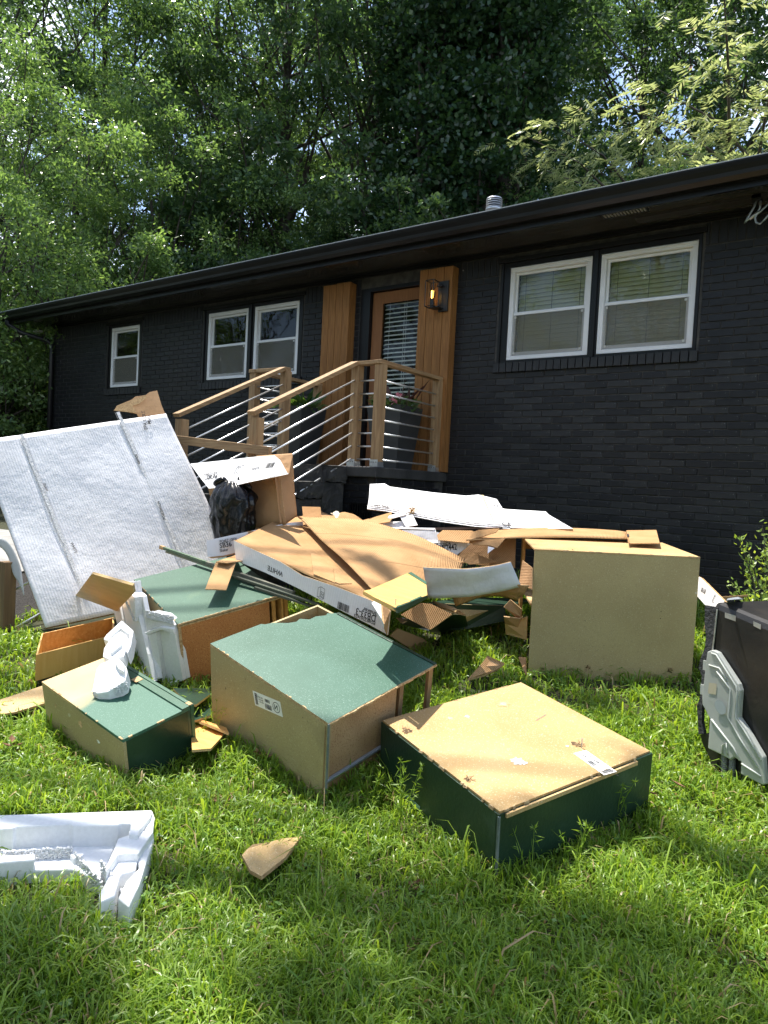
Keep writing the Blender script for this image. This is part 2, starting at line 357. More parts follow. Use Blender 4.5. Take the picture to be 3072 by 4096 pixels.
def screen_mat():
    m = bpy.data.materials.new('insect_screen'); m.use_nodes = True; N = m.node_tree.nodes; L = m.node_tree.links
    tr = N.new('ShaderNodeBsdfTransparent'); ms = N.new('ShaderNodeMixShader'); ms.inputs[0].default_value = .27
    b = N['Principled BSDF']; b.inputs['Base Color'].default_value = (.22, .215, .18, 1); b.inputs['Roughness'].default_value = .8
    L.new(tr.outputs[0], ms.inputs[1]); L.new(b.outputs[0], ms.inputs[2]); L.new(ms.outputs[0], N['Material Output'].inputs['Surface']); return m
SCREEN = screen_mat()
FIL = bpy.data.materials.new('glowing_filament'); FIL.use_nodes = True
FIL.node_tree.nodes['Principled BSDF'].inputs['Emission Color'].default_value = (1, .5, .08, 1); FIL.node_tree.nodes['Principled BSDF'].inputs['Emission Strength'].default_value = 4.5
def leaf_mat(name, c1, c2, tr, ex=1, rough=.4, tcol=None):
    m = bpy.data.materials.new(name); m.use_nodes = True; N = m.node_tree.nodes; L = m.node_tree.links
    b = N['Principled BSDF']; b.inputs['Roughness'].default_value = rough; b.inputs['Specular IOR Level'].default_value = .5
    g = N.new('ShaderNodeNewGeometry'); r = N.new('ShaderNodeValToRGB')
    r.color_ramp.elements[0].color = (*c1, 1); r.color_ramp.elements[1].color = (*c2, 1)
    L.new(g.outputs['Random Per Island'], r.inputs['Fac']); L.new(r.outputs['Color'], b.inputs['Base Color'])
    t = N.new('ShaderNodeBsdfTranslucent'); mm = N.new('ShaderNodeMixRGB'); mm.blend_type = 'MULTIPLY'; mm.inputs[0].default_value = 1
    mm.inputs[2].default_value = (*(tcol or (2.2, 1.9, .7)), 1); L.new(r.outputs['Color'], mm.inputs[1]); L.new(mm.outputs[0], t.inputs['Color'])
    ms = N.new('ShaderNodeMixShader'); ms.inputs[0].default_value = tr
    L.new(b.outputs[0], ms.inputs[1]); L.new(t.outputs[0], ms.inputs[2]); L.new(ms.outputs[0], N['Material Output'].inputs['Surface']); return m
LEAFD = leaf_mat('dark_oak_leaf', (.040, .084, .045), (.10, .17, .07), .42, rough=.25, tcol=(1.8, 1.75, .85))
LEAFB = leaf_mat('bright_small_leaf', (.095, .175, .065), (.235, .335, .13), .46, rough=.24, tcol=(1.45, 1.5, .75))
LEAFM = leaf_mat('mimosa_leaflet', (.22, .28, .14), (.42, .46, .27), .42, rough=.35, tcol=(1.5, 1.45, .9))
LEAFI = leaf_mat('ivy_leaf', (.020, .052, .026), (.045, .095, .04), .3, rough=.25)
GRASS = leaf_mat('grass_blade', (.115, .225, .024), (.275, .395, .055), .45, rough=.36, tcol=(1.7, 1.55, .7))
DRY = leaf_mat('dry_blade', (.30, .22, .10), (.45, .34, .17), .3, tcol=(1.2, 1, .8))
BARK = mat('tree_bark', (.045, .038, .03), (.09, .075, .06), 9, .9, .8, 22, stretch=(1, 1, .25), dist=.03)
SOIL = mat('soil_and_thatch', (.020, .026, .010), (.05, .05, .022), 14, .95, .8, 60, dist=.02)
MULCH = mat('dark_mulch', (.015, .013, .012), (.045, .04, .036), 60, .95, 1, 70, dist=.03)
CONC = mat('grey_concrete', (.22, .215, .205), (.30, .295, .28), 8, .8, .4, 60, dist=.004)
PLASTIC = mat('black_bag_film', (.006, .006, .007), (.009, .009, .010), 3, .19, .18, 11, stretch=(1, 1, .35), spec=.3, dist=.012)
# ================================================================== THE GROUND
def grid(xs, ys, zf):
    X, Y = np.meshgrid(xs, ys); Z = zf(X, Y); V = np.stack([X.ravel(), Y.ravel(), Z.ravel()], 1)
    nx, ny = len(xs), len(ys); I = np.arange(nx*ny).reshape(ny, nx)
    F = np.stack([I[:-1, :-1].ravel(), I[:-1, 1:].ravel(), I[1:, 1:].ravel(), I[1:, :-1].ravel()], 1); return V, F
xs = np.concatenate([np.linspace(-140, -16, 14), np.linspace(-14, 6, 101), np.linspace(8, 140, 14)])
ys = np.concatenate([np.linspace(-140, -12, 14), np.linspace(-10, 1, 67), np.linspace(2, 160, 14)])
V, F = grid(xs, ys, gz)
link('lawn', new_mesh('lawn', V, F, SOIL, smooth=True), kind='structure')
# ================================================================== THE HOUSE
YB = -0.012            # face of the bricks
CH, BL = .0677, .2157
ZT = 3.778
HX0, HX1, HZ1 = -10.32, 2.6, 4.03
house = empty('brick_house', (0, 0, .4), 'single storey brick house painted black with white framed windows', 'house')
holes = [(-1.555, .42, 2.862, 3.935), (-6.29, -4.35, 2.862, 3.935), (-8.67, -7.745, 2.862, 3.935), (-3.42, -2.36, 1.69, 3.86)]
# core wall in strips round the openings
bx = []
cuts = sorted({HX0, HX1, *[h[0] for h in holes], *[h[1] for h in holes]})
for a, b in zip(cuts[:-1], cuts[1:]):
    hh = [h for h in holes if h[0] <= a+1e-6 and h[1] >= b-1e-6]
    if hh:
        bx += [box(a, b, -.003, .19, .2, hh[0][2]), box(a, b, -.003, .19, hh[0][3], HZ1)]
    else: bx.append(box(a, b, -.003, .19, .2, HZ1))
bx += [box(HX0, HX0+.2, .19, 5.6, .2, HZ1), box(HX1-.2, HX1, .19, 5.6, .2, HZ1), box(HX0, HX1, 5.6, 5.75, .2, HZ1)]
obj('wall', join(*bx), MORTAR, house)
# bricks: real pieces 9 mm proud of the joints
def brick_mesh(w, h, d=.016, m=BRICK, name='brick', jag=0):
    e = .0035; x, z = w/2, h/2
    V = [(-x, d, -z), (x, d, -z), (x, d, z), (-x, d, z), (-x, e, -z), (x, e, -z), (x, e, z), (-x, e, z), (-x+e, 0, -z+e), (x-e, 0, -z+e), (x-e, 0, z-e), (-x+e, 0, z-e)]
    V = [(a+rng.normal()*jag, b, c+rng.normal()*jag) for a, b, c in V]
    F = [(8, 9, 10, 11), (4, 5, 9, 8), (5, 6, 10, 9), (6, 7, 11, 10), (7, 4, 8, 11), (0, 1, 5, 4), (1, 2, 6, 5), (2, 3, 7, 6), (3, 0, 4, 7)]
    return V, F
stretch = [new_mesh('brick', *brick_mesh(BL-.0095, CH-.0095, jag=.0012), BRICK if k % 2 else BRICKB) for k in range(8)]
cands, rest = [], []
def clear_of(x0, x1, z0, z1):
    out = [(x0, x1)]
    for a, b, c, d in holes:
        c2, lo, hi = c-.102, a-.02, b+.02
        if c < 2: lo, hi, c2 = a, b, 0
        if z1 > c2+.01 and z0 < d:
            n = []
            for p, q in out:
                if q <= lo or p >= hi: n.append((p, q)); continue
                if p < lo-.02: n.append((p, lo))
                if q > hi+.02: n.append((hi, q))
            out = n
    return out
for k in range(50):
    zc = ZT-(k+.5)*CH
    x = -1.974 + (0 if k % 2 == 0 else BL/2) - 60*BL
    while x < HX1:
        for (p, q) in clear_of(max(x, HX0), min(x+BL, HX1), zc-CH/2, zc+CH/2):
            if q-p < .03: continue
            full = abs(q-p-BL) < 1e-4
            xc = (p+q)/2; dist = math.dist((xc, 0, zc), CAMP)
            (cands if full and 1.15 < zc < 2.82 and -2.0 < xc < 1.05 else rest).append((dist, xc, zc, q-p))
        x += BL
cands.sort(); rest += cands[300:]
for i, (d, xc, zc, w) in enumerate(cands[:300]):
    link('brick', stretch[int(rng.integers(8))], (xc, YB+rng.normal()*.0012, zc+rng.normal()*.0015), house)
L = []
for d, xc, zc, w in rest:
    v, f = brick_mesh(w-.0095, CH-.0095); L.append(([(a+xc, b+YB+rng.normal()*.001, c+zc) for a, b, c in v], f))
# soldier course under the eave
x = HX0
while x < HX1-.07:
    for p, q in clear_of(x, x+.072, 3.79, 3.98):
        if q-p > .03:
            v, f = brick_mesh(q-p-.009, .193); L.append(([(a+(p+q)/2, b+YB, c+3.883) for a, b, c in v], f))
    x += .072
obj('distant_bricks', join(*L), BRICK, house, kind='stuff')
# rowlock sills: a row of bricks on edge under every window
for a, b, c, d in holes[:3]:
    n = int(round((b-a+.05)/.0745)); w = (b-a+.05)/n
    me = new_mesh('sill_brick', *brick_mesh(w-.008, .098, .045), BRICKB)
    for i in range(n): link('sill_brick', me, (a-.025+(i+.5)*w, YB-.028+rng.normal()*.002, c-.053), house)
# eave: soffit, trims, fascia, gutter, roof
EX0, EX1 = -10.95, 3.0
obj('soffit', box(EX0, EX1, -.535, .0, 4.045, 4.06), SOFFIT, house)
obj('soffit_trim', join(box(EX0+.6, EX1, -.045, -.014, 4.015, 4.045), box(EX0+.6, EX1, -.03, -.012, 3.99, 4.015)), BLACK, house)
obj('fascia', box(EX0, EX1, -.56, -.536, 4.005, 4.19), BLACK, house)
prof = [(-.561, 4.055), (-.625, 4.055), (-.655, 4.085), (-.66, 4.115), (-.68, 4.15), (-.688, 4.175), (-.688, 4.186), (-.676, 4.186), (-.676, 4.178), (-.561, 4.178)]
V = [(x, y, z) for x in (EX0-.02, EX1) for y, z in prof]; n = len(prof)
F = [(i, (i+1) % n, (i+1) % n+n, i+n) for i in range(n)]+[tuple(range(n))[::-1], tuple(range(n, 2*n))]
obj('gutter', (V, F), BLACK, house)
obj('drip_edge', box(EX0-.02, EX1, -.69, -.55, 4.1875, 4.195), mat('pale_drip_edge', (.45, .46, .46), rough=.4), house)
rv = [(EX0, -.66, 4.197), (EX1, -.66, 4.197), (EX1, 2.8, 5.05), (EX0, 2.8, 5.05), (EX0, 6.2, 4.197), (EX1, 6.2, 4.197)]
obj('roof', ([*rv, *[(a, b, c-.05) for a, b, c in rv]], [(0, 1, 2, 3), (3, 2, 5, 4), (6, 9, 8, 7), (9, 10, 11, 8), (0, 6, 7, 1), (4, 5, 11, 10), (0, 3, 9, 6), (3, 4, 10, 9), (1, 7, 8, 2), (2, 8, 11, 5)]), mat('dark_shingle', (.03, .03, .032), (.06, .06, .06), 30, .9, .5, 60), house)
obj('gable', ([(HX0, .19, 4.03), (HX0, 5.7, 4.03), (HX0, 2.8, 4.97), (HX0+.05, .19, 4.03), (HX0+.05, 5.7, 4.03), (HX0+.05, 2.8, 4.97)], [(0, 1, 2), (5, 4, 3), (0, 3, 4, 1), (1, 4, 5, 2), (2, 5, 3, 0)]), BLACKM, house)
# soffit vent with its louvres
vx0, vx1 = -.62, -.22
p0 = at(2405, 862, z=4.043); p1 = at(2590, 833, z=4.043); vx0, vx1 = p0[0], p1[0]; vy = (p0[1]+p1[1])/2
vent = obj('soffit_vent', join(box(vx0, vx1, vy-.075, vy-.065, 4.037, 4.044), box(vx0, vx1, vy+.065, vy+.075, 4.037, 4.044), box(vx0, vx0+.01, vy-.065, vy+.065, 4.037, 4.044), box(vx1-.01, vx1, vy-.065, vy+.065, 4.037, 4.044)), BLACKM, house)
lm = new_mesh('louvre', *box(-.009, .009, -.058, .058, -.002, .002), mat('dusty_louvre', (.22, .21, .20), rough=.6))
for i in range(13): link('louvre', lm, (vx0+.025+i*(vx1-vx0-.05)/12, vy, 4.04), vent)
# downspout at the left corner, flood light under the eave
dp = [(-10.75, -.62, 4.06), (-10.75, -.60, 3.98), (-10.6, -.45, 3.86), (-10.30, -.14, 3.76), (-10.26, -.075, 3.70), (-10.26, -.07, 3.5), (-10.26, -.07, .9)]
obj('downspout', tube(dp, .042, 8), BLACKM, house, smooth=True)
q = at(152, 1325, z=3.95)
fl = obj('flood_light', box(q[0]-.07, q[0]+.07, q[1]-.05, q[1]+.05, 3.93, 3.965), VINYL, house)
obj('arm', tube([(q[0], q[1], 3.96), (q[0]+.02, q[1]+.04, 4.045)], .012, 6), BLACKM, fl)

# windows
def window(x0, x1, z0, z1, kind, y=0.012):
    w = x1-x0; F_ = .048
    zm = z0+(z1-z0)*.495
    fr = join(box(x0, x1, y, y+.07, z1-F_, z1), box(x0, x1, y, y+.07, z0, z0+F_*.8), box(x0, x0+F_, y, y+.07, z0+F_*.8, z1-F_), box(x1-F_, x1, y, y+.07, z0+F_*.8, z1-F_),
              box(x0-.012, x1+.012, y+.012, y+.03, z1+.0, z1+.012), box(x0+.012, x1-.012, y-.008, y-.001, z1-.02, z1-.008))
    win = obj('window', fr, VINYL, house, bevel=.003)
    a, b = x0+F_+.002, x1-F_-.002
    sb = .026
    up = join(box(a, b, y+.034, y+.06, z1-F_-.002-sb, z1-F_-.002), box(a, b, y+.034, y+.06, zm, zm+sb), box(a, a+sb, y+.034, y+.06, zm+sb, z1-F_-.002-sb), box(b-sb, b, y+.034, y+.06, zm+sb, z1-F_-.002-sb))
    lo = join(box(a, b, y+.012, y+.033, zm-.012, zm+.014), box(a, b, y+.012, y+.033, z0+F_*.8+.002, z0+F_*.8+.04), box(a, a+sb, y+.012, y+.033, z0+F_*.8+.04, zm-.012), box(b-sb, b, y+.012, y+.033, z0+F_*.8+.04, zm-.012))
    obj('upper_sash', up, VINYL, win, bevel=.002); obj('lower_sash', lo, VINYL, win, bevel=.002)
    obj('pane', box(a+sb-.003, b-sb+.003, y+.046, y+.05, zm+sb-.003, z1-F_-sb+.001), GLASS, win)
    obj('pane', box(a+sb-.003, b-sb+.003, y+.022, y+.026, z0+F_*.8+.037, zm-.009), GLASS, win)
    obj('insect_screen', box(a+.006, b-.006, y+.006, y+.008, z0+F_*.8+.004, zm-.014), SCREEN, win)
    obj('screen_corner', join(*[box(u, u+.02, y+.002, y+.0055, v, v+.02) for u in (a+.02, b-.04) for v in (z0+F_*.8+.02, zm-.045)]), mat('clear_corner', (.5, .5, .48), rough=.4), win)
    # blind slats
    pitch = {'closed': .043, 'mid': .03, 'open': .025}[kind]; m = SLATB
    tilt = {'closed': math.radians(68), 'mid': math.radians(60), 'open': math.radians(38)}[kind]
    d = .05 if kind == 'closed' else .027
    sm = new_mesh('slat', *obox((-(b-a)/2+.01, -d/2*math.cos(tilt), -d/2*math.sin(tilt)), (b-a-.02, 0, 0), (0, d*math.cos(tilt), d*math.sin(tilt)), (0, -.002*math.sin(tilt), .002*math.cos(tilt))), m)
    k = 0; z = z1-F_-.02
    while z > z0+F_:
        link('slat', sm, ((a+b)/2, y+.115, z), win); z -= pitch
    obj('ladder_cord', join(*[box(c-.002, c+.002, y+.085, y+.087, z0+F_, z1-F_) for c in (a+(b-a)*.12, (a+b)/2, b-(b-a)*.12)]), GREYINK, win)
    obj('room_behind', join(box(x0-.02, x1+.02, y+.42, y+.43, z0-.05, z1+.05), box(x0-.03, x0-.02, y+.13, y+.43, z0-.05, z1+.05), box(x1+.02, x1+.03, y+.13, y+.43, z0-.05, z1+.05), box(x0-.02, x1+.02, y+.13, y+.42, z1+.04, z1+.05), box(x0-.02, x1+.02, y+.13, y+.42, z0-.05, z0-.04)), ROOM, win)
    return win
ZB, ZH = 2.893, 3.85
for args in ((-.494, .383, ZB, ZH, 'closed'), (-1.453, -.582, ZB, ZH, 'closed'), (-5.257, -4.434, ZB+.01, ZH, 'mid'), (-6.202, -5.378, ZB+.01, ZH, 'open'), (-8.584, -7.83, ZB, ZH, 'mid')):
    window(*args)
# black casings filling the openings round the white frames
for (a, b, c, d), inner in ((holes[0], [(-1.453, -.582), (-.494, .383)]), (holes[1], [(-6.202, -5.378), (-5.257, -4.434)]), (holes[2], [(-8.584, -7.83)])):
    L = [box(a, b, .005, .09, ZH+.003, d), box(a, b, .005, .09, c, ZB-.003), box(a-.035, b+.035, -.03, .004, d-.035, d+.01)]
    ed = [a]+[q for p in inner for q in p]+[b]
    for i in range(0, len(ed), 2): L.append(box(ed[i], ed[i+1]-.003 if i < len(ed)-2 else ed[i+1], .005, .09, ZB-.003, ZH+.003))
    L.append(box(a+.002, a+.03, -.012, .004, c, d-.037)); L.append(box(b-.03, b-.002, -.012, .004, c, d-.037))
    if len(inner) == 2: mm_ = (inner[0][1]+inner[1][0])/2; L.append(box(mm_-.022, mm_+.022, -.014, .004, c, d-.04))
    obj('window_casing', join(*L), BLACK, house, bevel=.003)
# door
PZ = 1.69
door = obj('door', join(box(-3.275, -3.135, .05, .095, PZ+.03, 3.81), box(-2.49, -2.37, .05, .095, PZ+.03, 3.81), box(-3.135, -2.49, .05, .095, 3.685, 3.81), box(-3.135, -2.49, .05, .095, PZ+.03, PZ+.30)), CEDARD, house, bevel=.004)
obj('door_glass', box(-3.137, -2.488, .066, .072, PZ+.298, 3.687), DOORGLASS, door)
obj('stop_bead', join(box(-3.135, -3.12, .043, .05, PZ+.30, 3.685), box(-3.12, -2.49, .043, .05, 3.67, 3.685)), CEDARD, door)
t = math.radians(30); sm = new_mesh('slat', *obox((-.30, -.022, -.004), (.60, 0, 0), (0, .040, .023), (0, 0, .0025)), SLATW)
z = 3.655
while z > PZ+.32: link('slat', sm, (-2.81, .102, z), door); z -= .052
obj('ladder_cord', join(*[box(c-.0015, c+.0015, .082, .084, PZ+.3, 3.68) for c in (-3.04, -2.83, -2.8, -2.6)]), VINYL, door)
obj('door_jamb', join(box(-3.42, -3.28, .0, .12, PZ, 3.86), box(-3.28, -2.36, .0, .12, 3.815, 3.86), box(-3.28, -2.36, .03, .1, PZ, PZ+.028)), BLACK, house)
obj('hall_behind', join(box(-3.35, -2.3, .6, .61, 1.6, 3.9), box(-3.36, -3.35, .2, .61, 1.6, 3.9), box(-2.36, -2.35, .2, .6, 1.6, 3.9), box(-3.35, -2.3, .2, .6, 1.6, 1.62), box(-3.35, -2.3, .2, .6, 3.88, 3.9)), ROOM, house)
lk = obj('door_lock', box(-2.512, -2.44, .02, .05, 2.93, 3.045), VINYL, door, bevel=.006)
obj('keypad', box(-2.512, -2.44, .018, .05, 3.047, 3.085), BLACKM, lk); obj('thumb_turn', lathe((-2.476, .012, 2.985), [(.016, -.004), (.016, .004)], 12), ZINC, lk)
# boxed cedar panels on both sides of the door
for x0, x1, nb in ((-3.915, -3.49, 4), (-2.495, -2.07, 4)):
    w = (x1-x0)/nb
    pn = obj('cedar_panel', box(x0+.012, x1-.012, -.095, -.014, PZ+.004, 3.925), DARKWOOD, house)
    for i in range(nb):
        obj('board', box(x0+i*w+.0025, x0+(i+1)*w-.0025, -.135+rng.uniform(-.002, .002), -.097, PZ+.002+rng.uniform(0, .004), 3.928+rng.uniform(-.006, .006)), CEDAR, pn, bevel=.003)
    obj('board', box(x0+.001, x0+.011, -.095, -.014, PZ+.004, 3.926), CEDAR, pn); obj('board', box(x1-.011, x1-.001, -.095, -.014, PZ+.004, 3.926), CEDAR, pn)

# wall lantern (hangs on the panel: a thing of its own)
lx, lz = -2.19, 3.60
lan = empty('wall_lantern', (lx, -.137, lz-.19), 'open black cage wall lantern with a lit filament bulb on the right cedar panel', 'lantern')
obj('back_plate', box(lx-.035, lx+.085, -.155, -.137, lz-.165, lz+.165), BLACKM, lan, bevel=.003)
r_ = .006; a, b, c, d, e, f = lx-.115, lx-.015, -.30, -.19, lz-.125, lz+.15
cage = [((a, c, e), (a, c, f)), ((b, c, e), (b, c, f)), ((a, d, e), (a, d, f)), ((b, d, e), (b, d, f))]
for z in (e, f): cage += [((a, c, z), (b, c, z)), ((b, c, z), (b, d, z)), ((b, d, z), (a, d, z)), ((a, d, z), (a, c, z))]
obj('cage', join(*[tube(s, r_, 4) for s in cage], box(b-.02, lx+.03, -.2, -.155, lz+.10, lz+.112), box(lx-.085, lx+.03, -.265, -.155, lz-.14, lz-.128)), BLACKM, lan)
bc = (lx-.06, -.24, lz)
obj('socket', lathe((bc[0], bc[1], lz-.128), [(.024, 0), (.024, .05), (.019, .053), (.019, .075)], 14), BLACKM, lan, smooth=False)
bu = obj('bulb', lathe((bc[0], bc[1], lz-.052), [(.016, 0), (.03, .04), (.032, .08), (.022, .12), (.008, .14), (.002, .143)], 16), BULB, lan, smooth=True)
obj('filament', join(*[tube([(bc[0]+dx, bc[1], lz-.03), (bc[0]+dx*1.2, bc[1], lz+.05)], .004, 5) for dx in (-.010, 0, .010)]), FIL, bu)

# roof vent pipe with its ribbed cap
vx, vy = at(1975, 845, y=1.3)[0], 1.3
vp = empty('roof_vent_pipe', (vx, vy, 4.6), 'grey metal vent pipe with ribbed round cap rising above the roof edge', 'vent pipe')
zt = at(1975, 790, y=1.3)[2]-.07
obj('pipe', lathe((vx, vy, 4.6), [(.062, 0), (.062, zt-4.6-.11)], 16), STEEL, vp, smooth=False)
obj('collar', lathe((vx, vy, zt-.13), [(.062, 0), (.105, .035), (.105, .05), (.07, .055)], 20), STEEL, vp)
for i in range(4): obj('louvre_ring', lathe((vx, vy, zt-.075+i*.028), [(.078, 0), (.104, .004), (.098, .014), (.078, .018)], 20), STEEL, vp)
obj('cap', lathe((vx, vy, zt+.037), [(.102, 0), (.095, .016), (.06, .026), (.01, .032)], 20), STEEL, vp)

# service cables under the eave at the right
sm_ = empty('service_cable', at(3045, 800, z=4.0), 'looped grey service cables with clamps under the right end of the eave', 'cable')
def C_(pts, r, m, n='cable_loop'): return obj(n, tube(pts, r, 7), m, sm_, smooth=True)
g0 = lambda u, v: at(u, v, y=-.25)
C_([g0(3028, 800), g0(3015, 830), g0(2990, 872), g0(2980, 892), g0(2990, 880), g0(3040, 848), g0(3090, 800)], .009, ZINC)
C_([g0(3042, 800), g0(3040, 830), g0(3020, 870), g0(3025, 890), g0(3040, 896), g0(3058, 880), g0(3075, 860), g0(3095, 840)], .009, ZINC)
C_([g0(2998, 878), g0(3036, 846)], .013, STEEL, 'clamp')
obj('bracket', box(*[k for p in zip(g0(3012, 780)-[.0, .05, .06], g0(3048, 780)+[0, .05, .05]) for k in p]), BLACKM, sm_)
obj('mounting_board', box(-.1, EX1-.5, -.30, -.18, 4.018, 4.043), mat('faded_black_board', (.03, .026, .026), (.045, .04, .04), 6, .5), house)

# ================================================================== PORCH AND STEPS
PX0, PX1, PY = -3.99, -2.08, -1.31
porch = empty('porch', ((PX0+PX1)/2, PY/2, .5), 'black painted brick porch with a worn stone slab edge', 'porch')
obj('slab', box(PX0, PX1, PY-.03, -.02, 1.585, PZ), SLAB, porch, bevel=.012)
obj('brick_core', box(PX0+.045, PX1-.045, PY+.035, -.02, .2, 1.583), MORTAR, porch)
fm = [new_mesh('brick', *brick_mesh(BL-.009, CH-.009, .02, jag=.001), BRICK) for _ in range(3)]
for k in range(15):
    zc = 1.583-(k+.5)*CH; x = PX1-.02-(0 if k % 2 else BL/2)
    while x-BL > PX0: link('brick', fm[k % 3], (x-BL/2, PY+.02, zc), porch); x -= BL
    y = PY+.02+(BL/2 if k % 2 else 0)
    while y+BL < 0:
        o = link('brick', fm[k % 3], (PX1-.03, y+BL/2, zc), porch); o.rotation_euler = (0, 0, math.pi/2); y += BL
q = at(1440, 2045, y=PY)
gr = obj('foundation_vent', join(box(q[0]-.13, q[0]+.13, PY+.0, PY+.018, q[2]+.07, q[2]+.085), box(q[0]-.13, q[0]+.13, PY, PY+.018, q[2]-.1, q[2]-.085), box(q[0]-.13, q[0]+.13, PY, PY+.018, q[2]-.012, q[2])), BLACK, porch)
for i in range(9): obj('vent_bar', box(q[0]-.125+i*.03, q[0]-.113+i*.03, PY-.004, PY+.01, q[2]-.085, q[2]+.07), BLACK, gr)
# rough stone steps going down towards the lawn
def rough_block(x0, x1, y0, y1, z0, z1, seed, amp=.018, nx=26, ny=8, nz=6):
    rs = np.random.default_rng(seed); V, F = [], []
    from mathutils import noise
    def face(o, a, b, na, nb, nrm):
        k = len(V)
        for j in range(nb+1):
            for i in range(na+1):
                p = np.array(o)+np.array(a)*i/na+np.array(b)*j/nb
                V.append(p)
        for j in range(nb):
            for i in range(na): q = k+j*(na+1)+i; F.append((q, q+1, q+na+2, q+na+1))
    dx, dy, dz = x1-x0, y1-y0, z1-z0
    face((x0, y0, z0), (dx, 0, 0), (0, 0, dz), nx, nz, 0); face((x1, y0, z0), (0, dy, 0), (0, 0, dz), ny*2, nz, 0)
    face((x0, y1, z0), (0, -dy, 0), (0, 0, dz), ny*2, nz, 0); face((x0, y0, z1), (dx, 0, 0), (0, dy, 0), nx, ny*2, 0)
    face((x1, y1, z0), (-dx, 0, 0), (0, 0, dz), nx, nz, 0)
    out = []
    for p in V:
        e = noise.fractal(Vector((p[0]*7, p[1]*7, p[2]*16+seed)), .8, 2.2, 4); e2 = noise.noise(Vector((p[0]*3, p[1]*3+seed, p[2]*3)))
        c = np.array([(x0+x1)/2, (y0+y1)/2, (z0+z1)/2]); d = p-c; d = d/np.array([dx, dy, dz])*2
        s = np.where(abs(d) > .98, np.sign(d), 0); top = s[2] > 0
        out.append(p+s*(e*amp+e2*amp*.6)*np.array([1, 1, .35 if top else 1])-np.array([0, 0, .0]))
    return out, F
steps = empty('stone_steps', (-2.95, -2.6, .6), 'rough black painted stone steps going down from the porch', 'steps')
for i in range(4):
    zt = PZ-.01-i*.165; y1 = PY-.035-i*.33; y0 = y1-.36
    z0 = max(zt-.16, .0)
    obj('step', rough_block(-3.47+.002*i, -2.44-.002*i, y0, y1, z0, zt, i, .022 if i < 2 else .012), STONE if i % 3 < 2 else SLAB, steps, smooth=True)
    if z0-.02 > .25: obj('riser_stone', box(-3.45, -2.46, y0+.04, y1-.001, .2, z0-.004), STONE, steps)
# ================================================================== RAILINGS
ROD_R = .0085
def post(x, y, z0, z1, par, base=True, m=None):
    o = obj('post', box(x-.0445, x+.0445, y-.0445, y+.0445, z0+.018, z1), m or WOODZ, par, bevel=.003)
    if base:
        b_ = obj('post_base', join(box(x-.048, x+.048, y-.048, y-.0455, z0+.004, z0+.07), box(x+.0455, x+.048, y-.045, y+.048, z0+.004, z0+.05), box(x-.05, x+.05, y-.045, y+.05, z0, z0+.017)), STEEL, o)
        obj('screw', join(*[lathe((x+dx, y-.05, z0+.045), [(.004, -.004), (.004, .004)], 6) for dx in (-.03, 0, .03)]), BLACKM, o)
    return o
def rail(p, q, par, w=.089, h=.038): return obj('handrail', bar(p, q, w, h), WOODX if abs(q[0]-p[0]) > abs(q[1]-p[1]) else WOODY, par, bevel=.003)
rod_list = lambda z0, z1, n=7: [z0+(z1-z0)*i/(n-1) for i in range(n)]
HZ = 2.705; XA = -2.165; XB = -2.452; XC = -3.43; XD = -3.90; YP = -1.22
railing = empty('porch_railing', (-2.3, -.9, PZ), 'pine railing with metal rods round the right side of the porch', 'railing')
for (x, y) in ((XA, YP), (XA, -.16), (XB, YP)): post(x, y, PZ, HZ-.02, railing)
rail((XA, -1.28, HZ), (XA, -.1, HZ), railing); rail((XB-.03, YP, HZ), (XA-.046, YP, HZ), railing)
zr = [2.535, 2.406, 2.277, 2.148, 2.019, 1.89, 1.762]
for z in zr:
    obj('rod', tube([(XA, YP+.045, z), (XA, -.205, z)], ROD_R, 8), ROD, railing, smooth=True)
    obj('rod', tube([(XB+.045, YP, z), (XA-.045, YP, z)], ROD_R, 8), ROD, railing, smooth=True)
railing2 = empty('porch_railing', (-3.8, -.9, PZ), 'pine railing with metal rods on the shaded left side of the porch', 'railing')
for (x, y) in ((XD, YP), (XD, -.16), (XC, YP)): post(x, y, PZ, HZ-.02, railing2)
rail((XD, -1.28, HZ), (XD, -.1, HZ), railing2); rail((XC+.03, YP, HZ), (XD+.046, YP, HZ), railing2)
for z in zr:
    obj('rod', tube([(XD, YP+.045, z), (XD, -.205, z)], ROD_R, 8), ROD, railing2, smooth=True)
    obj('rod', tube([(XD+.045, YP, z), (XC-.045, YP, z)], ROD_R, 8), ROD, railing2, smooth=True)
YE = -2.555; SL = (2.711-2.071)/(2.608-1.266)
def stair_rail(X, label, long):
    r = empty('stair_railing', (X, -2, 1.2), label, 'railing')
    ye = YE
    post(X, ye, PZ-SL*(-ye+YP)-.25, 2.03, r, False)
    rail((X, YP-.05, HZ-.0), (X, ye-.07, HZ-SL*(-(ye-.07)+YP-.05)), r)
    for z in zr: obj('rod', tube([(X, YP-.046, z), (X, ye+.044, z-SL*(abs(ye)-abs(YP)-.09))], ROD_R, 8), ROD, r, smooth=True)
    if long:
        yf = -4.10; post(X, yf, .12, .80, r, False, DARKWOOD)
        for z in (.275, .575): obj('rod', tube([(X, yf+.044, z), (X, yf+.62, z+SL*.56)], ROD_R, 8), ROD, r, smooth=True)
    return r
stair_rail(XB, 'near stair railing of pine and metal rods ending at a short post above the cartons', False)
# the far railing's lower newel is darker, wet looking timber
fr_ = stair_rail(XC, 'far stair railing of pine and metal rods running down behind the leaning white carton', True)
bb = obj('barrier_board', bar(onx := at(700, 1757, y=-2.63), at(1081, 1806, y=-2.63), .038, .075), WOODX, bevel=.003)
meta(bb, 'bare pine board nailed level across the steps below the handrails', 'board')
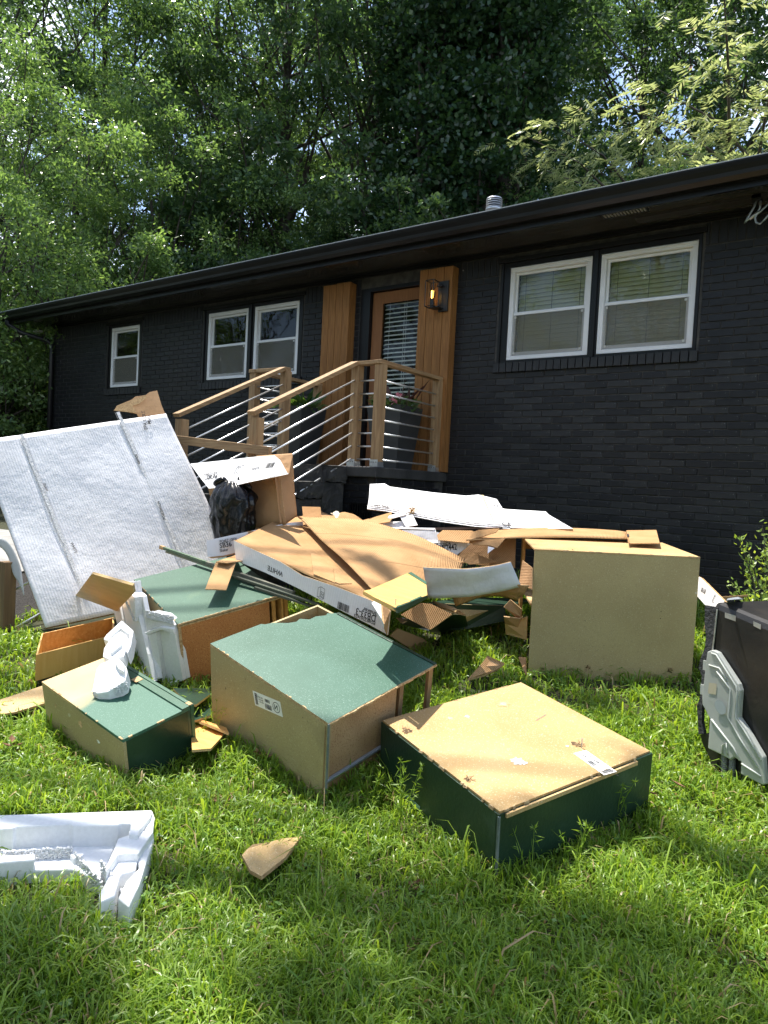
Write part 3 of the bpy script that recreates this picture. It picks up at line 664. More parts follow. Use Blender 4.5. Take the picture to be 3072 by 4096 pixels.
# ================================================================== PLANTERS
def planter(cx, cy, h, wt, wb, label, rotz):
    p = empty('planter', (cx, cy, PZ), label, 'planter', 'square planters beside the door')
    ca, sa = math.cos(rotz), math.sin(rotz)
    def ring(w, z, i=0): return [(cx+ca*a*w/2-sa*b*w/2, cy+sa*a*w/2+ca*b*w/2, PZ+z) for a, b in ((-1, -1), (1, -1), (1, 1), (-1, 1))]
    V = ring(wb, .005)+ring(wt, h)+ring(wt-.04, h)+ring(wt-.05, h-.05)
    F = [(0, 1, 5, 4), (1, 2, 6, 5), (2, 3, 7, 6), (3, 0, 4, 7), (4, 5, 9, 8), (5, 6, 10, 9), (6, 7, 11, 10), (7, 4, 8, 11), (8, 9, 13, 12), (9, 10, 14, 13), (10, 11, 15, 14), (11, 8, 12, 15), (3, 2, 1, 0)]
    obj('pot', (V, F), mat('charcoal_planter', (.035, .038, .04), (.045, .048, .05), 5, .45), p)
    obj('soil', (ring(wt-.05, h-.045), [(0, 1, 2, 3)]), SOIL, p); return p
def leafy(p, cx, cy, z, n, spread, hgt, lw, ll, m, name='foliage', seed=0, up=.6):
    r = np.random.default_rng(seed); V, F = [], []
    for i in range(n):
        a = r.uniform(0, 6.28); d = r.uniform(0, 1)**.6*spread; b = np.array([cx+math.cos(a)*d, cy+math.sin(a)*d, z+r.uniform(0, hgt)])
        t = np.array([math.cos(a+r.normal()*.7), math.sin(a+r.normal()*.7), r.normal()*.5+up]); t /= np.linalg.norm(t)
        s = np.cross(t, r.normal(size=3)); s /= np.linalg.norm(s); l = ll*r.uniform(.6, 1.2); w = lw*r.uniform(.7, 1.2)
        k = len(V); V += [b, b+t*l*.5+s*w/2, b+t*l+np.array([0, 0, -.15*l]), b+t*l*.5-s*w/2]; F.append((k, k+1, k+2, k+3))
    return obj(name, (V, F), m, p, kind=None)
LEAFP = leaf_mat('planter_leaf', (.05, .11, .03), (.10, .18, .05), .35)
LEAFR = leaf_mat('maroon_leaf', (.06, .02, .02), (.10, .05, .04), .3, tcol=(1.5, .9, .7))
PETAL = leaf_mat('pink_petal', (.75, .25, .35), (.85, .42, .5), .4, tcol=(1, .8, .8))
p1 = planter(-2.52, -.45, .68, .44, .30, 'tapered charcoal planter with pink flowers behind the railing', .02)
leafy(p1, -2.52, -.45, PZ+.63, 420, .25, .13, .022, .085, LEAFP, seed=3)
leafy(p1, -2.45, -.42, PZ+.66, 14, .12, .05, .05, .36, LEAFR, 'strap_leaf', 5, 1.5)
for k, (u, v) in enumerate(((1577, 1600), (1598, 1580), (1575, 1605))):
    f0 = at(u, v, y=-.66); leafy(p1, f0[0], f0[1], f0[2]-.02, 16, .022, .03, .03, .04, PETAL, 'flower', 20+k)
p2 = planter(-3.76, -.62, .68, .44, .30, 'tapered charcoal planter with broad green leaves left of the door', .02)
leafy(p2, -3.76, -.62, PZ+.63, 330, .25, .12, .022, .09, LEAFP, seed=8)
leafy(p2, -3.74, -.6, PZ+.64, 26, .12, .06, .075, .28, leaf_mat('broad_leaf', (.035, .085, .02), (.06, .13, .03), .35), 'broad_leaf', 9, 1.3)
# path and mulch at the left of the steps
def patch_on_ground(name, x0, x1, y0, y1, lift, m):
    V, F = grid(np.linspace(x0, x1, 12), np.linspace(y0, y1, 12), lambda X, Y: gz(X, Y)+lift)
    return link(name, new_mesh(name, V, F, m, smooth=True), kind='structure')
patch_on_ground('mulch_bed', -6.3, -3.62, -4.3, -.05, .012, MULCH)
patch_on_ground('path', -7.5, -4.9, -3.4, -2.2, .03, CONC)
# ================================================================== TREES
def leaves_quads(C0, T, Nn, L, Wd, fold=.0):
    """rhombic leaves: base C0, direction T, side axis Nn, length L, width Wd -> arrays"""
    S_ = np.cross(T, Nn); S_ /= np.linalg.norm(S_, axis=1)[:, None]+1e-9
    L = L[:, None]; Wd = Wd[:, None]
    A = C0; B = C0+T*L*.45+S_*Wd*.5; D = C0+T*L*.45-S_*Wd*.5; E_ = C0+T*L
    V = np.stack([A, B, E_, D], 1).reshape(-1, 3); F = np.arange(len(V)).reshape(-1, 4); return V, F
def unit(a): return a/(np.linalg.norm(a, axis=1)[:, None]+1e-9)
def crown_mesh(name, seed, nclu, nleaf, H, R, z0, leaf, width, m, shape='oak', csize=.55):
    r = np.random.default_rng(seed)
    # cluster centres spread through an uneven crown volume, denser towards the shell
    c = []
    lob = r.normal(size=(14, 3)); lob = unit(lob)
    while len(c) < nclu:
        d = r.normal(size=3); d /= np.linalg.norm(d); q = r.uniform(.25, 1)**.5
        f = 1+.28*max(0, (lob@d).max()-.75)/.25-.22*max(0, -(lob@d).min()-.8)/.2
        h = (d[2]*q*f+1)/2
        w = {'oak': 1, 'column': .55+.15*math.sin(h*9), 'round': 1}[shape]
        p = np.array([d[0]*q*f*R*w, d[1]*q*f*R*w, z0+(H-z0)*h]); c.append(p)
    c = np.array(c)
    n = nclu*nleaf; ci = np.repeat(c, nleaf, 0)
    sz = np.repeat(csize*r.uniform(.6, 1.3, nclu), nleaf)[:, None]
    off = r.normal(size=(n, 3))*np.array([1, 1, .55])*sz*.6
    ctr = ci+off+np.array([0, 0, -.12])*np.linalg.norm(off[:, :2], axis=1)[:, None]
    out = unit(off+np.array([0, 0, .1])+r.normal(size=(n, 3))*.25)
    T = unit(out+r.normal(size=(n, 3))*.5+np.array([0, 0, -.25])); Nn = unit(r.normal(size=(n, 3))*.85+np.array([0, 0, 1]))
    V, F = leaves_quads(ctr, T, Nn, leaf*r.uniform(.6, 1.25, n), width*r.uniform(.7, 1.2, n))
    return new_mesh(name, V, F, m), c
def tree_wood(H, r0, c, seed, lean=(0, 0), nlimb=26, z0=3):
    r = np.random.default_rng(seed); path = []; n = 9
    for i in range(n+1):
        t = i/n; path.append((lean[0]*t+.25*math.sin(t*4+seed), lean[1]*t+.2*math.cos(t*3+seed)-.2, H*.92*t-.4))
    rad = [r0*(1.25 if i == 0 else 1)*(1-.88*i/n) for i in range(n+1)]
    parts = [tube(path, rad, 9)]; P = np.array(path)
    for k in r.choice(len(c), min(nlimb, len(c)), replace=False):
        e = c[k]; hz = max(.12*H, e[2]-r.uniform(1.5, 3.5)); i = min(n-1, max(1, int(hz/(H*.92)*n))); s = P[i]; rr = rad[i]*.45
        mid = s*.5+e*.5+np.array([0, 0, r.uniform(-.2, .6)])+r.normal(size=3)*.3
        parts.append(tube([s, s*.72+mid*.28+r.normal(size=3)*.1, mid, mid*.5+e*.5+r.normal(size=3)*.2, e], [rr, rr*.8, rr*.55, rr*.35, .012], 5, False))
    return join(*parts)
kinds = {}
def kind(key, *a, **k):
    H = a[3]; cm, c = crown_mesh('crown', *a, **k); tw = tree_wood(H, .26 if H > 10 else .14, c, a[0], nlimb=60); kinds[key] = (cm, new_mesh('trunk', *tw, BARK, smooth=True))
#           seed nclu nleaf H   R    z0  leaf width mat
kind('oak', 1, 210, 190, 19., 4.6, 2.2, .19, .085, LEAFD, csize=.46)
kind('oak2', 2, 200, 190, 20., 4.4, 1.8, .18, .08, LEAFD, csize=.46)
kind('bright', 3, 220, 230, 18., 4.4, 1.2, .125, .052, LEAFB, csize=.43)
kind('ivy', 4, 420, 120, 18., 3.0, .6, .13, .095, LEAFI, shape='column', csize=.48)
kind('midbright', 6, 150, 270, 8.6, 3.1, .6, .10, .042, LEAFB, csize=.37)
kind('midoak', 7, 140, 210, 8.8, 3.1, .6, .155, .075, LEAFD, csize=.37)
kind('bush', 5, 100, 180, 3.6, 1.9, .2, .10, .045, LEAFB, csize=.33)
def polar(b, d): b = math.radians(b); return (CAMP[0]-d*math.sin(b), CAMP[1]+d*math.cos(b))
def put_tree(kd, b, d, label, group='trees behind the house', rot=0, sc=1, name='oak_tree', xy=None):
    x, y = xy or polar(b, d); z = float(gz(x, y)); cm, tm = kinds[kd]
    e = empty(name, (x, y, z), label, 'tree', group); e.rotation_euler = (0, 0, rot); e.scale = (sc, sc, sc)
    for nm, me in (('crown', cm), ('trunk', tm)):
        o = bpy.data.objects.new(nm, me); COL.objects.link(o); o.parent = e
    return e
TL = [('bright', 65, 21, 'tall bright small-leaved tree at the far left frame edge', .3, 1.0, 'hardwood_tree'),
      ('oak', 59, 23, 'tall oak left of the bright sky gap', 2.1, .95, 'oak_tree'),
      ('bright', 50.5, 22, 'tall bright small-leaved tree right of the sky gap', 4.0, 1.05, 'hardwood_tree'),
      ('oak2', 44.5, 21, 'tall dark oak with thin limbs above the left windows', .9, 1.0, 'oak_tree'),
      ('oak', 38.5, 21, 'tall dark oak left of the ivy clad trees', 1.7, 1.05, 'oak_tree'),
      ('ivy', 33, 18, 'ivy clad dark tree above the left cedar panel', 0, 1.12, 'ivy_covered_tree'),
      ('ivy', 28, 17.5, 'darkest ivy clad tree left of the roof vent pipe', 2.4, 1.15, 'ivy_covered_tree'),
      ('oak2', 18, 24, 'tall oak right of the small sky gap', 3.3, 1.0, 'oak_tree'),
      ('oak', 11, 22, 'dark oak behind the feathery mimosa', 4.4, 1.05, 'oak_tree'),
      ('oak2', 3.5, 20, 'tall oak crown at the right edge behind the mimosa', 5.6, 1.0, 'oak_tree'),
      ('oak2', 47.5, 31, 'far oak of the back row left of centre', 2.2, 1.2, 'oak_tree'),
      ('oak', 33, 30, 'far oak of the back row behind the ivy clad trees', 5.2, 1.3, 'oak_tree'),
      ('oak', 26.5, 28, 'far oak of the back row above the vent pipe', 1.2, 1.25, 'oak_tree'),
      ('oak', 66, 33, 'far oak of the back row at the left edge', 1.2, 1.25, 'oak_tree'),
      ('midbright', 66.5, 15.5, 'sunny low tree at the left frame edge above the downspout', 1.3, .95, 'hardwood_tree'),
      ('midbright', 60.5, 17, 'sunny low tree over the left end of the roof', 2.6, 1.0, 'hardwood_tree'),
      ('midbright', 54, 18, 'sunny low tree above the small single window', .2, 1.05, 'hardwood_tree'),
      ('midoak', 48, 18.5, 'low oak between the sunny trees and the darker ones', 5.1, 1.05, 'oak_tree'),
      ('midbright', 42, 18.5, 'sunny low tree peeping over the roof above the left pair of windows', 3.4, .85, 'hardwood_tree'),
      ('midoak', 36.5, 17.5, 'low oak with bare boughs over the middle of the roof', 2.2, .9, 'oak_tree'),
      ('midoak', 31, 16.5, 'low dark oak right above the door', 4.0, .85, 'oak_tree'),
      ('midoak', 25.5, 16, 'low dark oak directly left of the vent pipe', 1.0, .85, 'oak_tree'),
      ('midbright', 20, 18.5, 'sunlit yellow green tree right of the vent pipe', 1.9, 1.0, 'hardwood_tree'),
      ('midbright', 15.5, 20, 'sunlit tree half hidden by the mimosa', 4.9, 1.0, 'hardwood_tree')]
for kd, b, d, lb, rt, sc, nm in TL: put_tree(kd, b, d, lb, rot=rt, sc=sc, name=nm)
BL_ = [(66, 15, 'low sunlit bush at the left frame edge under the eave', 1.0), (63.5, 17.5, 'low bush behind the left house corner', 1.15), (67.5, 20, 'tall bush at the left edge behind the lower bush', 1.5)]
for i, (b, d, lb, sc) in enumerate(BL_): put_tree('bush', b, d, lb, 'bushes beyond the house corner', i*1.3, sc, 'bush')
# trees across the street behind the photographer (seen in the window panes) and the one whose high boughs shade the lawn
for i, (x, y, kd, lb, sc) in enumerate(((-5, -17.5, 'midbright', 'low leafy tree across the street reflected in the right windows', 1.5), (-14, -18, 'oak', 'oak across the street reflected in the left windows', .8),
                                    (-21, -15, 'midbright', 'leafy tree across the street reflected in the left pair of windows', 1.6), (-29, -13, 'oak2', 'oak across the street reflected in the single window', .8), (4, -20, 'midoak', 'oak across the street far to the right', 1.6), (13, -17, 'midbright', 'leafy tree across the street at the far right', 1.5))):
    put_tree(kd, 0, 0, lb, 'trees across the street', i*1.1, sc, 'street_tree', (x, y))
# shade tree: trunk left of the view, high boughs reaching over the lawn
def shade_tree():
    r = np.random.default_rng(31)
    tgt = []
    for u, v, rad in ((100, 3960, .29), (-150, 4060, .3), (1230, 3640, .13), (1560, 3700, .17), (1850, 3780, .25), (2300, 3880, .26), (2750, 4010, .24), (1900, 4080, .18), (2420, 3060, .13), (2130, 2890, .06), (1660, 2960, .05), (1250, 4080, .13), (2950, 3620, .11)):
        p_ = at(u, v, z=-.05); tgt.append((p_[0], p_[1], rad))
    V, F = [], []; C_ = []
    for x, y, rad in tgt:
        h = r.uniform(11, 14); k = h/SUN[2]; C_.append((x+SUN[0]*k, y+SUN[1]*k, h, rad))
    n = 0; VV = []
    for cx, cy, cz, rad in C_:
        m = int(2100*max(rad, .2)**2)+60; th = r.uniform(0, 6.28, m); q = rad*1.05*np.sqrt(r.uniform(0, 1, m))*(1+.3*np.sin(th*3+cx))
        c = np.stack([cx+q*np.cos(th), cy+q*np.sin(th), cz+r.normal(size=m)*.35], 1)
        T = unit(r.normal(size=(m, 3))); Nn = unit(r.normal(size=(m, 3))*.5+np.array([0, 0, 1]))
        v, _ = leaves_quads(c, T, Nn, .13*r.uniform(.7, 1.2, m), .07*r.uniform(.8, 1.2, m)); VV.append(v)
    # further foliage of the same tree, away from the lit lawn
    m = 24000; d = unit(r.normal(size=(m, 3))); c = np.array([-11.5, -6.0, 15.])+d*np.array([3.4, 3.2, 4.0])*r.uniform(.5, 1, (m, 1))
    v, _ = leaves_quads(c, unit(r.normal(size=(m, 3))), unit(r.normal(size=(m, 3))+np.array([0, 0, 1])), np.full(m, .16), np.full(m, .07)); VV.append(v)
    V = np.concatenate(VV); F = np.arange(len(V)).reshape(-1, 4)
    base = np.array([-11.0, -8.0, float(gz(-11, -8))])
    e = empty('shade_tree', base, 'tall tree at the left whose high boughs dapple the front lawn', 'tree')
    link('crown', new_mesh('crown', V-base, F, LEAFD), base, e)
    top = np.array([-11.2, -6.6, 14.]); ps = [tube([base-[0, 0, .3], base+[.1, .3, 6], top], [.4, .3, .18], 10)]
    for cx, cy, cz, rad in C_: ps.append(tube([top-[0, 0, 2], (top*.5+np.array([cx, cy, cz])*.5)+[0, 0, .6], (cx, cy, cz-.2)], [.09, .05, .015], 5))
    obj('trunk', join(*ps), BARK, e)
shade_tree()
# mimosa: feathery compound leaves on spreading boughs
def mimosa(b, d, label):
    r = np.random.default_rng(77); x, y = polar(b, d); z = float(gz(x, y)); base = np.array([x, y, z])
    e = empty('mimosa_tree', base, label, 'tree', 'trees behind the house')
    boughs = []; wood = [tube([base-[0, 0, .3], base+[.1, 0, 2.5], base+[.2, -.2, 4.2]], [.2, .15, .12], 9)]
    fr = []
    toc = np.array([CAMP[0]-x, CAMP[1]-y, 0]); toc /= np.linalg.norm(toc); side = np.array([toc[1], -toc[0], 0])
    for k in range(38):
        a = r.uniform(-2.2, 2.2); dirn = toc*math.cos(a)+side*math.sin(a)
        L_ = r.uniform(2.6, 5.2); zz = r.uniform(3.6, 8.5); s = base+np.array([.1, -.1, min(zz, 4.3)-.6])
        tip = base+dirn*L_+np.array([0, 0, zz-.2]); mid = s*.5+tip*.5+np.array([0, 0, .7])
        P = [s, s*.6+mid*.4, mid, mid*.5+tip*.5+np.array([0, 0, .25]), tip]; wood.append(tube(P, [.06, .05, .035, .02, .008], 5, False))
        for j in range(46):
            t = r.uniform(.35, 1.0)*4; i = min(3, int(t)); p = P[i]*(1-(t-i))+P[i+1]*(t-i); fr.append((p+r.normal(size=3)*np.array([.42, .42, .16]), unit((dirn+r.normal(size=3)*.8)[None])[0]))
    VV = []
    for p, dr in fr:
        n = 9; L_ = r.uniform(.36, .54); up = np.array([0, 0, 1.0])
        # a frond: drooping rachis, leaflet strips (pinnae) on both sides, each pinna a narrow comb
        t = np.linspace(.12, 1, n); rach = p+dr*L_*t[:, None]+np.array([0, 0, -1])*(t[:, None]**2)*L_*.45
        sd = np.cross(dr, up); sd /= np.linalg.norm(sd)+1e-9
        for s_ in (-1, 1):
            T = unit(np.tile(sd*s_*.8+dr*.55, (n, 1))+np.array([0, 0, -.35])+r.normal(size=(n, 3))*.12)
            v, _ = leaves_quads(rach, T, unit(np.tile(up, (n, 1))+r.normal(size=(n, 3))*.35), .18*np.sin(t*2.4+.5), np.full(n, .034)); VV.append(v)
    V = np.concatenate(VV); link('crown', new_mesh('crown', V-base, np.arange(len(V)).reshape(-1, 4), LEAFM), base, e)
    obj('trunk', join(*wood), BARK, e, smooth=True)
    fv = [];
    for k in r.choice(len(fr), 60, replace=False):
        p = fr[k][0]+np.array([0, 0, .08]); m = 10
        v, _ = leaves_quads(np.tile(p, (m, 1)), unit(r.normal(size=(m, 3))+np.array([0, 0, .6])), unit(r.normal(size=(m, 3))), np.full(m, .045), np.full(m, .012)); fv.append(v)
    V = np.concatenate(fv); link('blossom', new_mesh('blossom', V-base, np.arange(len(V)).reshape(-1, 4), leaf_mat('dusty_pink_blossom', (.6, .38, .32), (.7, .5, .42), .3, tcol=(1, .8, .8))), base, e)
mimosa(10.5, 16.2, 'mimosa with pale feathery fronds over the right end of the roof')
mimosa(2.0, 15.0, 'second mimosa reaching in at the upper right corner')
# low shrub at the right, in front of the wall
def shrub(label):
    r = np.random.default_rng(5); c = at(3085, 2290, y=-1.05); base = np.array([c[0], -1.05, float(gz(c[0], -1.05))])
    e = empty('shrub', base, label, 'shrub'); VV = []; wood = []
    ends = [(2952, 2142, .9), (2990, 2185, .85), (2925, 2330, .9), (2975, 2362, 1), (3050, 2100, .8), (3060, 2200, .8), (3020, 2300, .7), (3060, 2350, .8), (3090, 2150, .7), (3100, 2250, .6), (3000, 2400, .9), (3110, 2050, .7), (2985, 2250, .8), (3040, 2380, 1.), (3085, 2390, 1.)]
    for u, v, yy in ends:
        tip = at(u, v, y=-yy-.25); P = [base+[0, 0, .1], base*.45+tip*.55+[.02, 0, .05], tip]; wood.append(tube(P, [.01, .006, .002], 5, False))
        n = 60; t = r.uniform(.3, 1, n)[:, None]; c0 = base*(1-t)**2+2*t*(1-t)*P[1]+t*t*tip+r.normal(size=(n, 3))*.025
        d = unit(np.tile(tip-base, (n, 1)))
        v_, _ = leaves_quads(c0, unit(d*.6+r.normal(size=(n, 3))*.6), unit(r.normal(size=(n, 3))*.5+np.array([0, -.3, 1])), r.uniform(.03, .055, n), r.uniform(.014, .024, n)); VV.append(v_)
    V = np.concatenate(VV); link('foliage', new_mesh('foliage', V-base, np.arange(len(V)).reshape(-1, 4), leaf_mat('shrub_leaf', (.16, .26, .05), (.30, .40, .10), .4)), base, e)
    obj('stem', join(*wood), BARK, e)
shrub('thin branched green shrub against the wall at the right edge above the black appliance')
# ================================================================== CABINETS
def frame(pos, rot):
    a, b, c = (math.radians(q) for q in rot)
    Rz = np.array([[math.cos(a), -math.sin(a), 0], [math.sin(a), math.cos(a), 0], [0, 0, 1]])
    Ry = np.array([[math.cos(b), 0, math.sin(b)], [0, 1, 0], [-math.sin(b), 0, math.cos(b)]])
    Rx = np.array([[1, 0, 0], [0, math.cos(c), -math.sin(c)], [0, math.sin(c), math.cos(c)]])
    return np.array(pos), Rz@Ry@Rx
class Cab:
    def __init__(s, name, pos, rot, dims, label, cat='cabinet', group=None):
        s.p, s.M = frame(pos, rot); s.d = dims; s.e = empty(name, s.p, label, cat, group)
    def P(s, x, y, z): return s.p+s.M@np.array([x, y, z], float)
    def slab(s, name, x0, x1, y0, y1, z0, z1, m, bevel=.0012, label=None, parent=None):
        V, F = box(x0, x1, y0, y1, z0, z1); return obj(name, ([s.P(*v) for v in V], F), m, parent or s.e, bevel=bevel, label=label)
    def poly(s, name, pts, th, m):
        """n-gon panel lying in the top plane, th thick downwards"""
        R_ = plate([s.P(*q) for q in pts], th, s.M[:, 2]); return put(name, R_, m, s.e)
T_ = .016
def edge_strip_mat(): pass
# --- G: wall cabinet lying on its doors, front right
w, d, h = .889, .848, .309
BEAD = mat('scuffed_edge_bead', (.10, .13, .12), (.2, .23, .22), 12, .5)
G = Cab('wall_cabinet', (.786, -4.304, -.005), (67.606, -6.043, 6.136), (w, d, h), 'shallow dark green cabinet face down in the grass with its raw back up')
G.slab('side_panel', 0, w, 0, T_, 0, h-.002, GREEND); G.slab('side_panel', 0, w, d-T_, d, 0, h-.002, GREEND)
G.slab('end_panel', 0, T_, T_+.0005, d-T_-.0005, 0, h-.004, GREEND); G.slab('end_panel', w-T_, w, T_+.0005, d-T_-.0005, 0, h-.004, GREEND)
PARTG = mat('raw_back_board', (.365, .225, .088), (.445, .295, .125), 2.2, .6, .25, 160, extra=spec_layers(((.36, .25, .12), 170, .56, .66, 3), ((.66, .54, .34), 150, .6, .7, 3), ((.36, .28, .15), 1.5, .6, .8, 5)), dist=.002)
G.slab('back_panel', .006, w-.105, .004, d-.006, h-.003, h+.008, PARTG)
G.slab('back_panel', w-.104, w-.004, .012, d-.006, h-.003, h+.006, PARTG)
G.slab('batten', .03, w-.11, -.010, -.0005, h-.022, h-.004, PART)
G.slab('edge_bead', -.003, .007, -.003, .007, .01, h-.01, BEAD, bevel=.002)
G.slab('tape_strip', -.0025, -.0005, .02, d*.42, .006, .03, mat('pale_tape', (.30, .42, .38), rough=.35)); G.slab('tape_strip', -.0025, -.0005, d*.6, d*.95, .03, .055, mat('pale_tape2', (.25, .38, .33), rough=.35))
# --- N: base cabinet on its back, centre
w, d, h = .747, .913, .424
Nc = Cab('base_cabinet', (-.093, -4.283, .052), (82.131, -11.963, 12.153), (w, d, h), 'open green topped cabinet with broken back corner and a barcode label on its side')
Nc.slab('side_panel', 0, T_, .0, d, -.06, h-T_-.0005, PARTO)
Nc.slab('side_panel', w-T_, w, .45, d, 0, h-T_-.0005, PARTO)
tp = [(0, 0, h), (w, 0, h), (w, d*.80, h), (w*.93, d*.845, h), (w*.90, d*.83, h), (w*.83, d*.86, h), (w*.76, d*.855, h), (w*.71, d*.90, h), (w*.66, d*.885, h), (w*.60, d*.905, h), (w*.52, d*.965, h), (w*.46, d*.98, h), (w*.44, d, h), (0, d, h)]
Nc.poly('top_panel', tp, T_, [GREENL, TORN, TORN])
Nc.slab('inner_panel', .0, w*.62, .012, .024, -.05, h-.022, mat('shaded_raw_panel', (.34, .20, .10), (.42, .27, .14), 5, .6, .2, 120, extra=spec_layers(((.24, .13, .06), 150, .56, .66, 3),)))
Nc.slab('drawer_rail', .0, w*.64, -.004, .010, .10, .118, ZINC); Nc.slab('drawer_rail', .0, w*.64, -.006, -.0045, .104, .114, STEEL)
Nc.slab('stile', w-.05, w-.018, .002, .022, -.02, h-T_-.001, WOODZ); Nc.slab('stile', w*.68, w*.68+.03, .03, .05, -.02, h-T_-.001, WOODZ)
Nc.slab('front_edge', w-.018, w+.001, -.002, d*.8, h+.0015, h+.006, GREEND)
Nc.slab('side_panel', w*.5, w*.52, .07, d-.05, -.02, h-T_-.001, VENEER)
Nc.slab('back_panel', T_+.001, w-T_-.001, d-T_, d-.001, -.02, h-T_-.001, PARTO)
Nc.slab('floor_panel', T_+.001, w-T_-.001, .03, d-T_-.001, -.025, -.01, VENEER)
Nc.slab('edge_bead', -.004, .005, -.005, .004, -.06, h-.002, BEAD, bevel=.002)
# torn splintered lip along the front
sp = []
r = np.random.default_rng(3)
for i in range(26):
    x = i/26*w; l = w/26*r.uniform(.9, 1.8); a = r.uniform(.002, .009)
    sp.append(([Nc.P(*q) for q in box(x, min(x+l, w), -a, .0, h-.014+r.uniform(0, .004), h-.004+r.uniform(0, .003))[0]], BF))
obj('splintered_edge', join(*sp), TORN, Nc.e)
# --- small green cabinet, left front
w, d, h = .366, .789, .268
Sc = Cab('base_cabinet', (-.896, -4.763, .0), (85.637, -12.231, 7.589), (w, d, h+.03), 'small half painted green cabinet at the lower left with the white foam chunk on it')
h = h+.03
HALF = mat('half_painted_board', (.45, .31, .14), (.54, .39, .19), 3, .55, .25, 160, extra=None, dist=.002)
def half_paint(m, axis, pos, soft, col=(.035, .115, .075)):
    nt = m.node_tree; N, L = nt.nodes, nt.links; b = N['Principled BSDF']
    t = N.new('ShaderNodeTexCoord'); sx = N.new('ShaderNodeVectorMath'); sx.operation = 'DOT_PRODUCT'; sx.inputs[1].default_value = axis; L.new(t.outputs['Object'], sx.inputs[0])
    n = N.new('ShaderNodeTexNoise'); n.inputs['Scale'].default_value = 7; n.inputs['Detail'].default_value = 5; L.new(t.outputs['Object'], n.inputs['Vector'])
    a = N.new('ShaderNodeMath'); a.operation = 'MULTIPLY_ADD'; a.inputs[1].default_value = .12; L.new(n.outputs['Fac'], a.inputs[0]); L.new(sx.outputs['Value'], a.inputs[2])
    r_ = N.new('ShaderNodeMapRange'); r_.inputs[1].default_value = pos-soft; r_.inputs[2].default_value = pos+soft; L.new(a.outputs[0], r_.inputs[0])
    sk = N.new('ShaderNodeTexNoise'); sk.inputs['Scale'].default_value = 260; L.new(t.outputs['Object'], sk.inputs['Vector'])
    rr = N.new('ShaderNodeMapRange'); rr.inputs[1].default_value = .62; rr.inputs[2].default_value = .7; L.new(sk.outputs['Fac'], rr.inputs[0])
    c2 = N.new('ShaderNodeMixRGB'); c2.inputs[1].default_value = (*col, 1); c2.inputs[2].default_value = (.16, .27, .22, 1); L.new(rr.outputs[0], c2.inputs[0])
    mx = N.new('ShaderNodeMixRGB'); L.new(b.inputs['Base Color'].links[0].from_socket, mx.inputs[1]); L.new(c2.outputs[0], mx.inputs[2]); L.new(r_.outputs[0], mx.inputs[0]); L.new(mx.outputs[0], b.inputs['Base Color'])
    return m
ax = -Sc.M[:, 1]*.92+Sc.M[:, 0]*.15
half_paint(HALF, ax, .0, .05)
Sc.slab('top_panel', 0, w, 0, d, h-T_, h, HALF)
Sc.slab('side_panel', 0, T_, .0, d, -.03, h-T_-.0005, PARTO); Sc.slab('side_panel', w-T_, w, 0, d, -.03, h-T_-.0005, GREEND)
Sc.slab('end_panel', T_+.0005, w-T_-.0005, 0, T_, -.03, h-T_-.0005, GREEND); Sc.slab('back_panel', T_+.0005, w-T_-.0005, d-T_, d, -.03, h-T_-.0005, PARTO)
Sc.slab('face_frame', w+.0015, w+.022, -.003, d*.93, h-.050, h+.008, GREEN, bevel=.002); Sc.slab('face_frame', w-.045, w-.003, -.002, d*.9, h+.001, h+.009, GREEN, bevel=.002)
Sc.slab('face_frame', w+.0015, w+.020, -.003, .05, -.03, h-.051, GREEN); Sc.slab('bare_patch', w-.055, w-.012, d*.50, d*.56, h+.0095, h+.0115, TORN)
Sc.slab('bare_patch', w-.004, w+.018, .0, .035, h+.0095, h+.0115, TORN)
r = np.random.default_rng(9)
Sc_ch = []
for i in range(10):
    y = r.uniform(.0, d*.95); Sc_ch.append(([Sc.P(*q) for q in box(-.002, r.uniform(.002, .008), y, y+r.uniform(.006, .03), h-.004, h+.0012)[0]], BF))
for q in (.03, .18, .2): Sc_ch.append(([Sc.P(*p) for p in box(q, q+.02, -.002, .006, h-.006, h+.0012)[0]], BF))
obj('chipped_edge', join(*Sc_ch), TORN, Sc.e, kind='stuff')
# --- orange sided cabinet behind
w, d, h = .714, .837, .448
Oc = Cab('base_cabinet', (-1.573, -3.908, .185), (71.339, -11.956, 11.267), (w, d, h), 'green topped cabinet with raw orange side behind the leaning white foam')
Oc.slab('top_panel', 0, w+.015, 0, d, h-T_, h, GREENL if False else mat('dusty_green_top', (.026, .080, .047), (.042, .108, .068), 2.2, .42, .2, 220, extra=spec_layers(((.16, .26, .20), 230, .61, .72, 2), ((.12, .18, .08), 2.4, .62, .85, 5)), dist=.001))
Oc.slab('side_panel', 0, T_, 0, d, -.08, h-T_-.0005, PARTO); Oc.slab('side_panel', w-T_, w, .0, d, -.08, h-T_-.0005, ORWOOD)
Oc.slab('end_panel', T_+.001, w*.86, .006, .018, -.08, h-T_-.012, ORANGE); Oc.slab('face_frame', T_+.001, w-T_-.001, 0, .014, h-T_-.011, h-T_-.001, TORN)
Oc.slab('edge_bead', -.004, .012, -.006, -.0005, -.08, h-.001, TORN); Oc.slab('edge_bead', -.002, w, -.005, -.001, h-.010, h+.002, TORN)
Oc.slab('back_panel', T_+.001, w-T_-.001, d-T_, d-.001, -.08, h-T_-.001, PARTO); Oc.slab('stile', w*.90, w*.94, .03, .045, -.08, h-T_-.001, ORWOOD)
Oc.slab('stile', w+.016, w+.045, .02, .10, -.05, h-.03, ORWOOD)
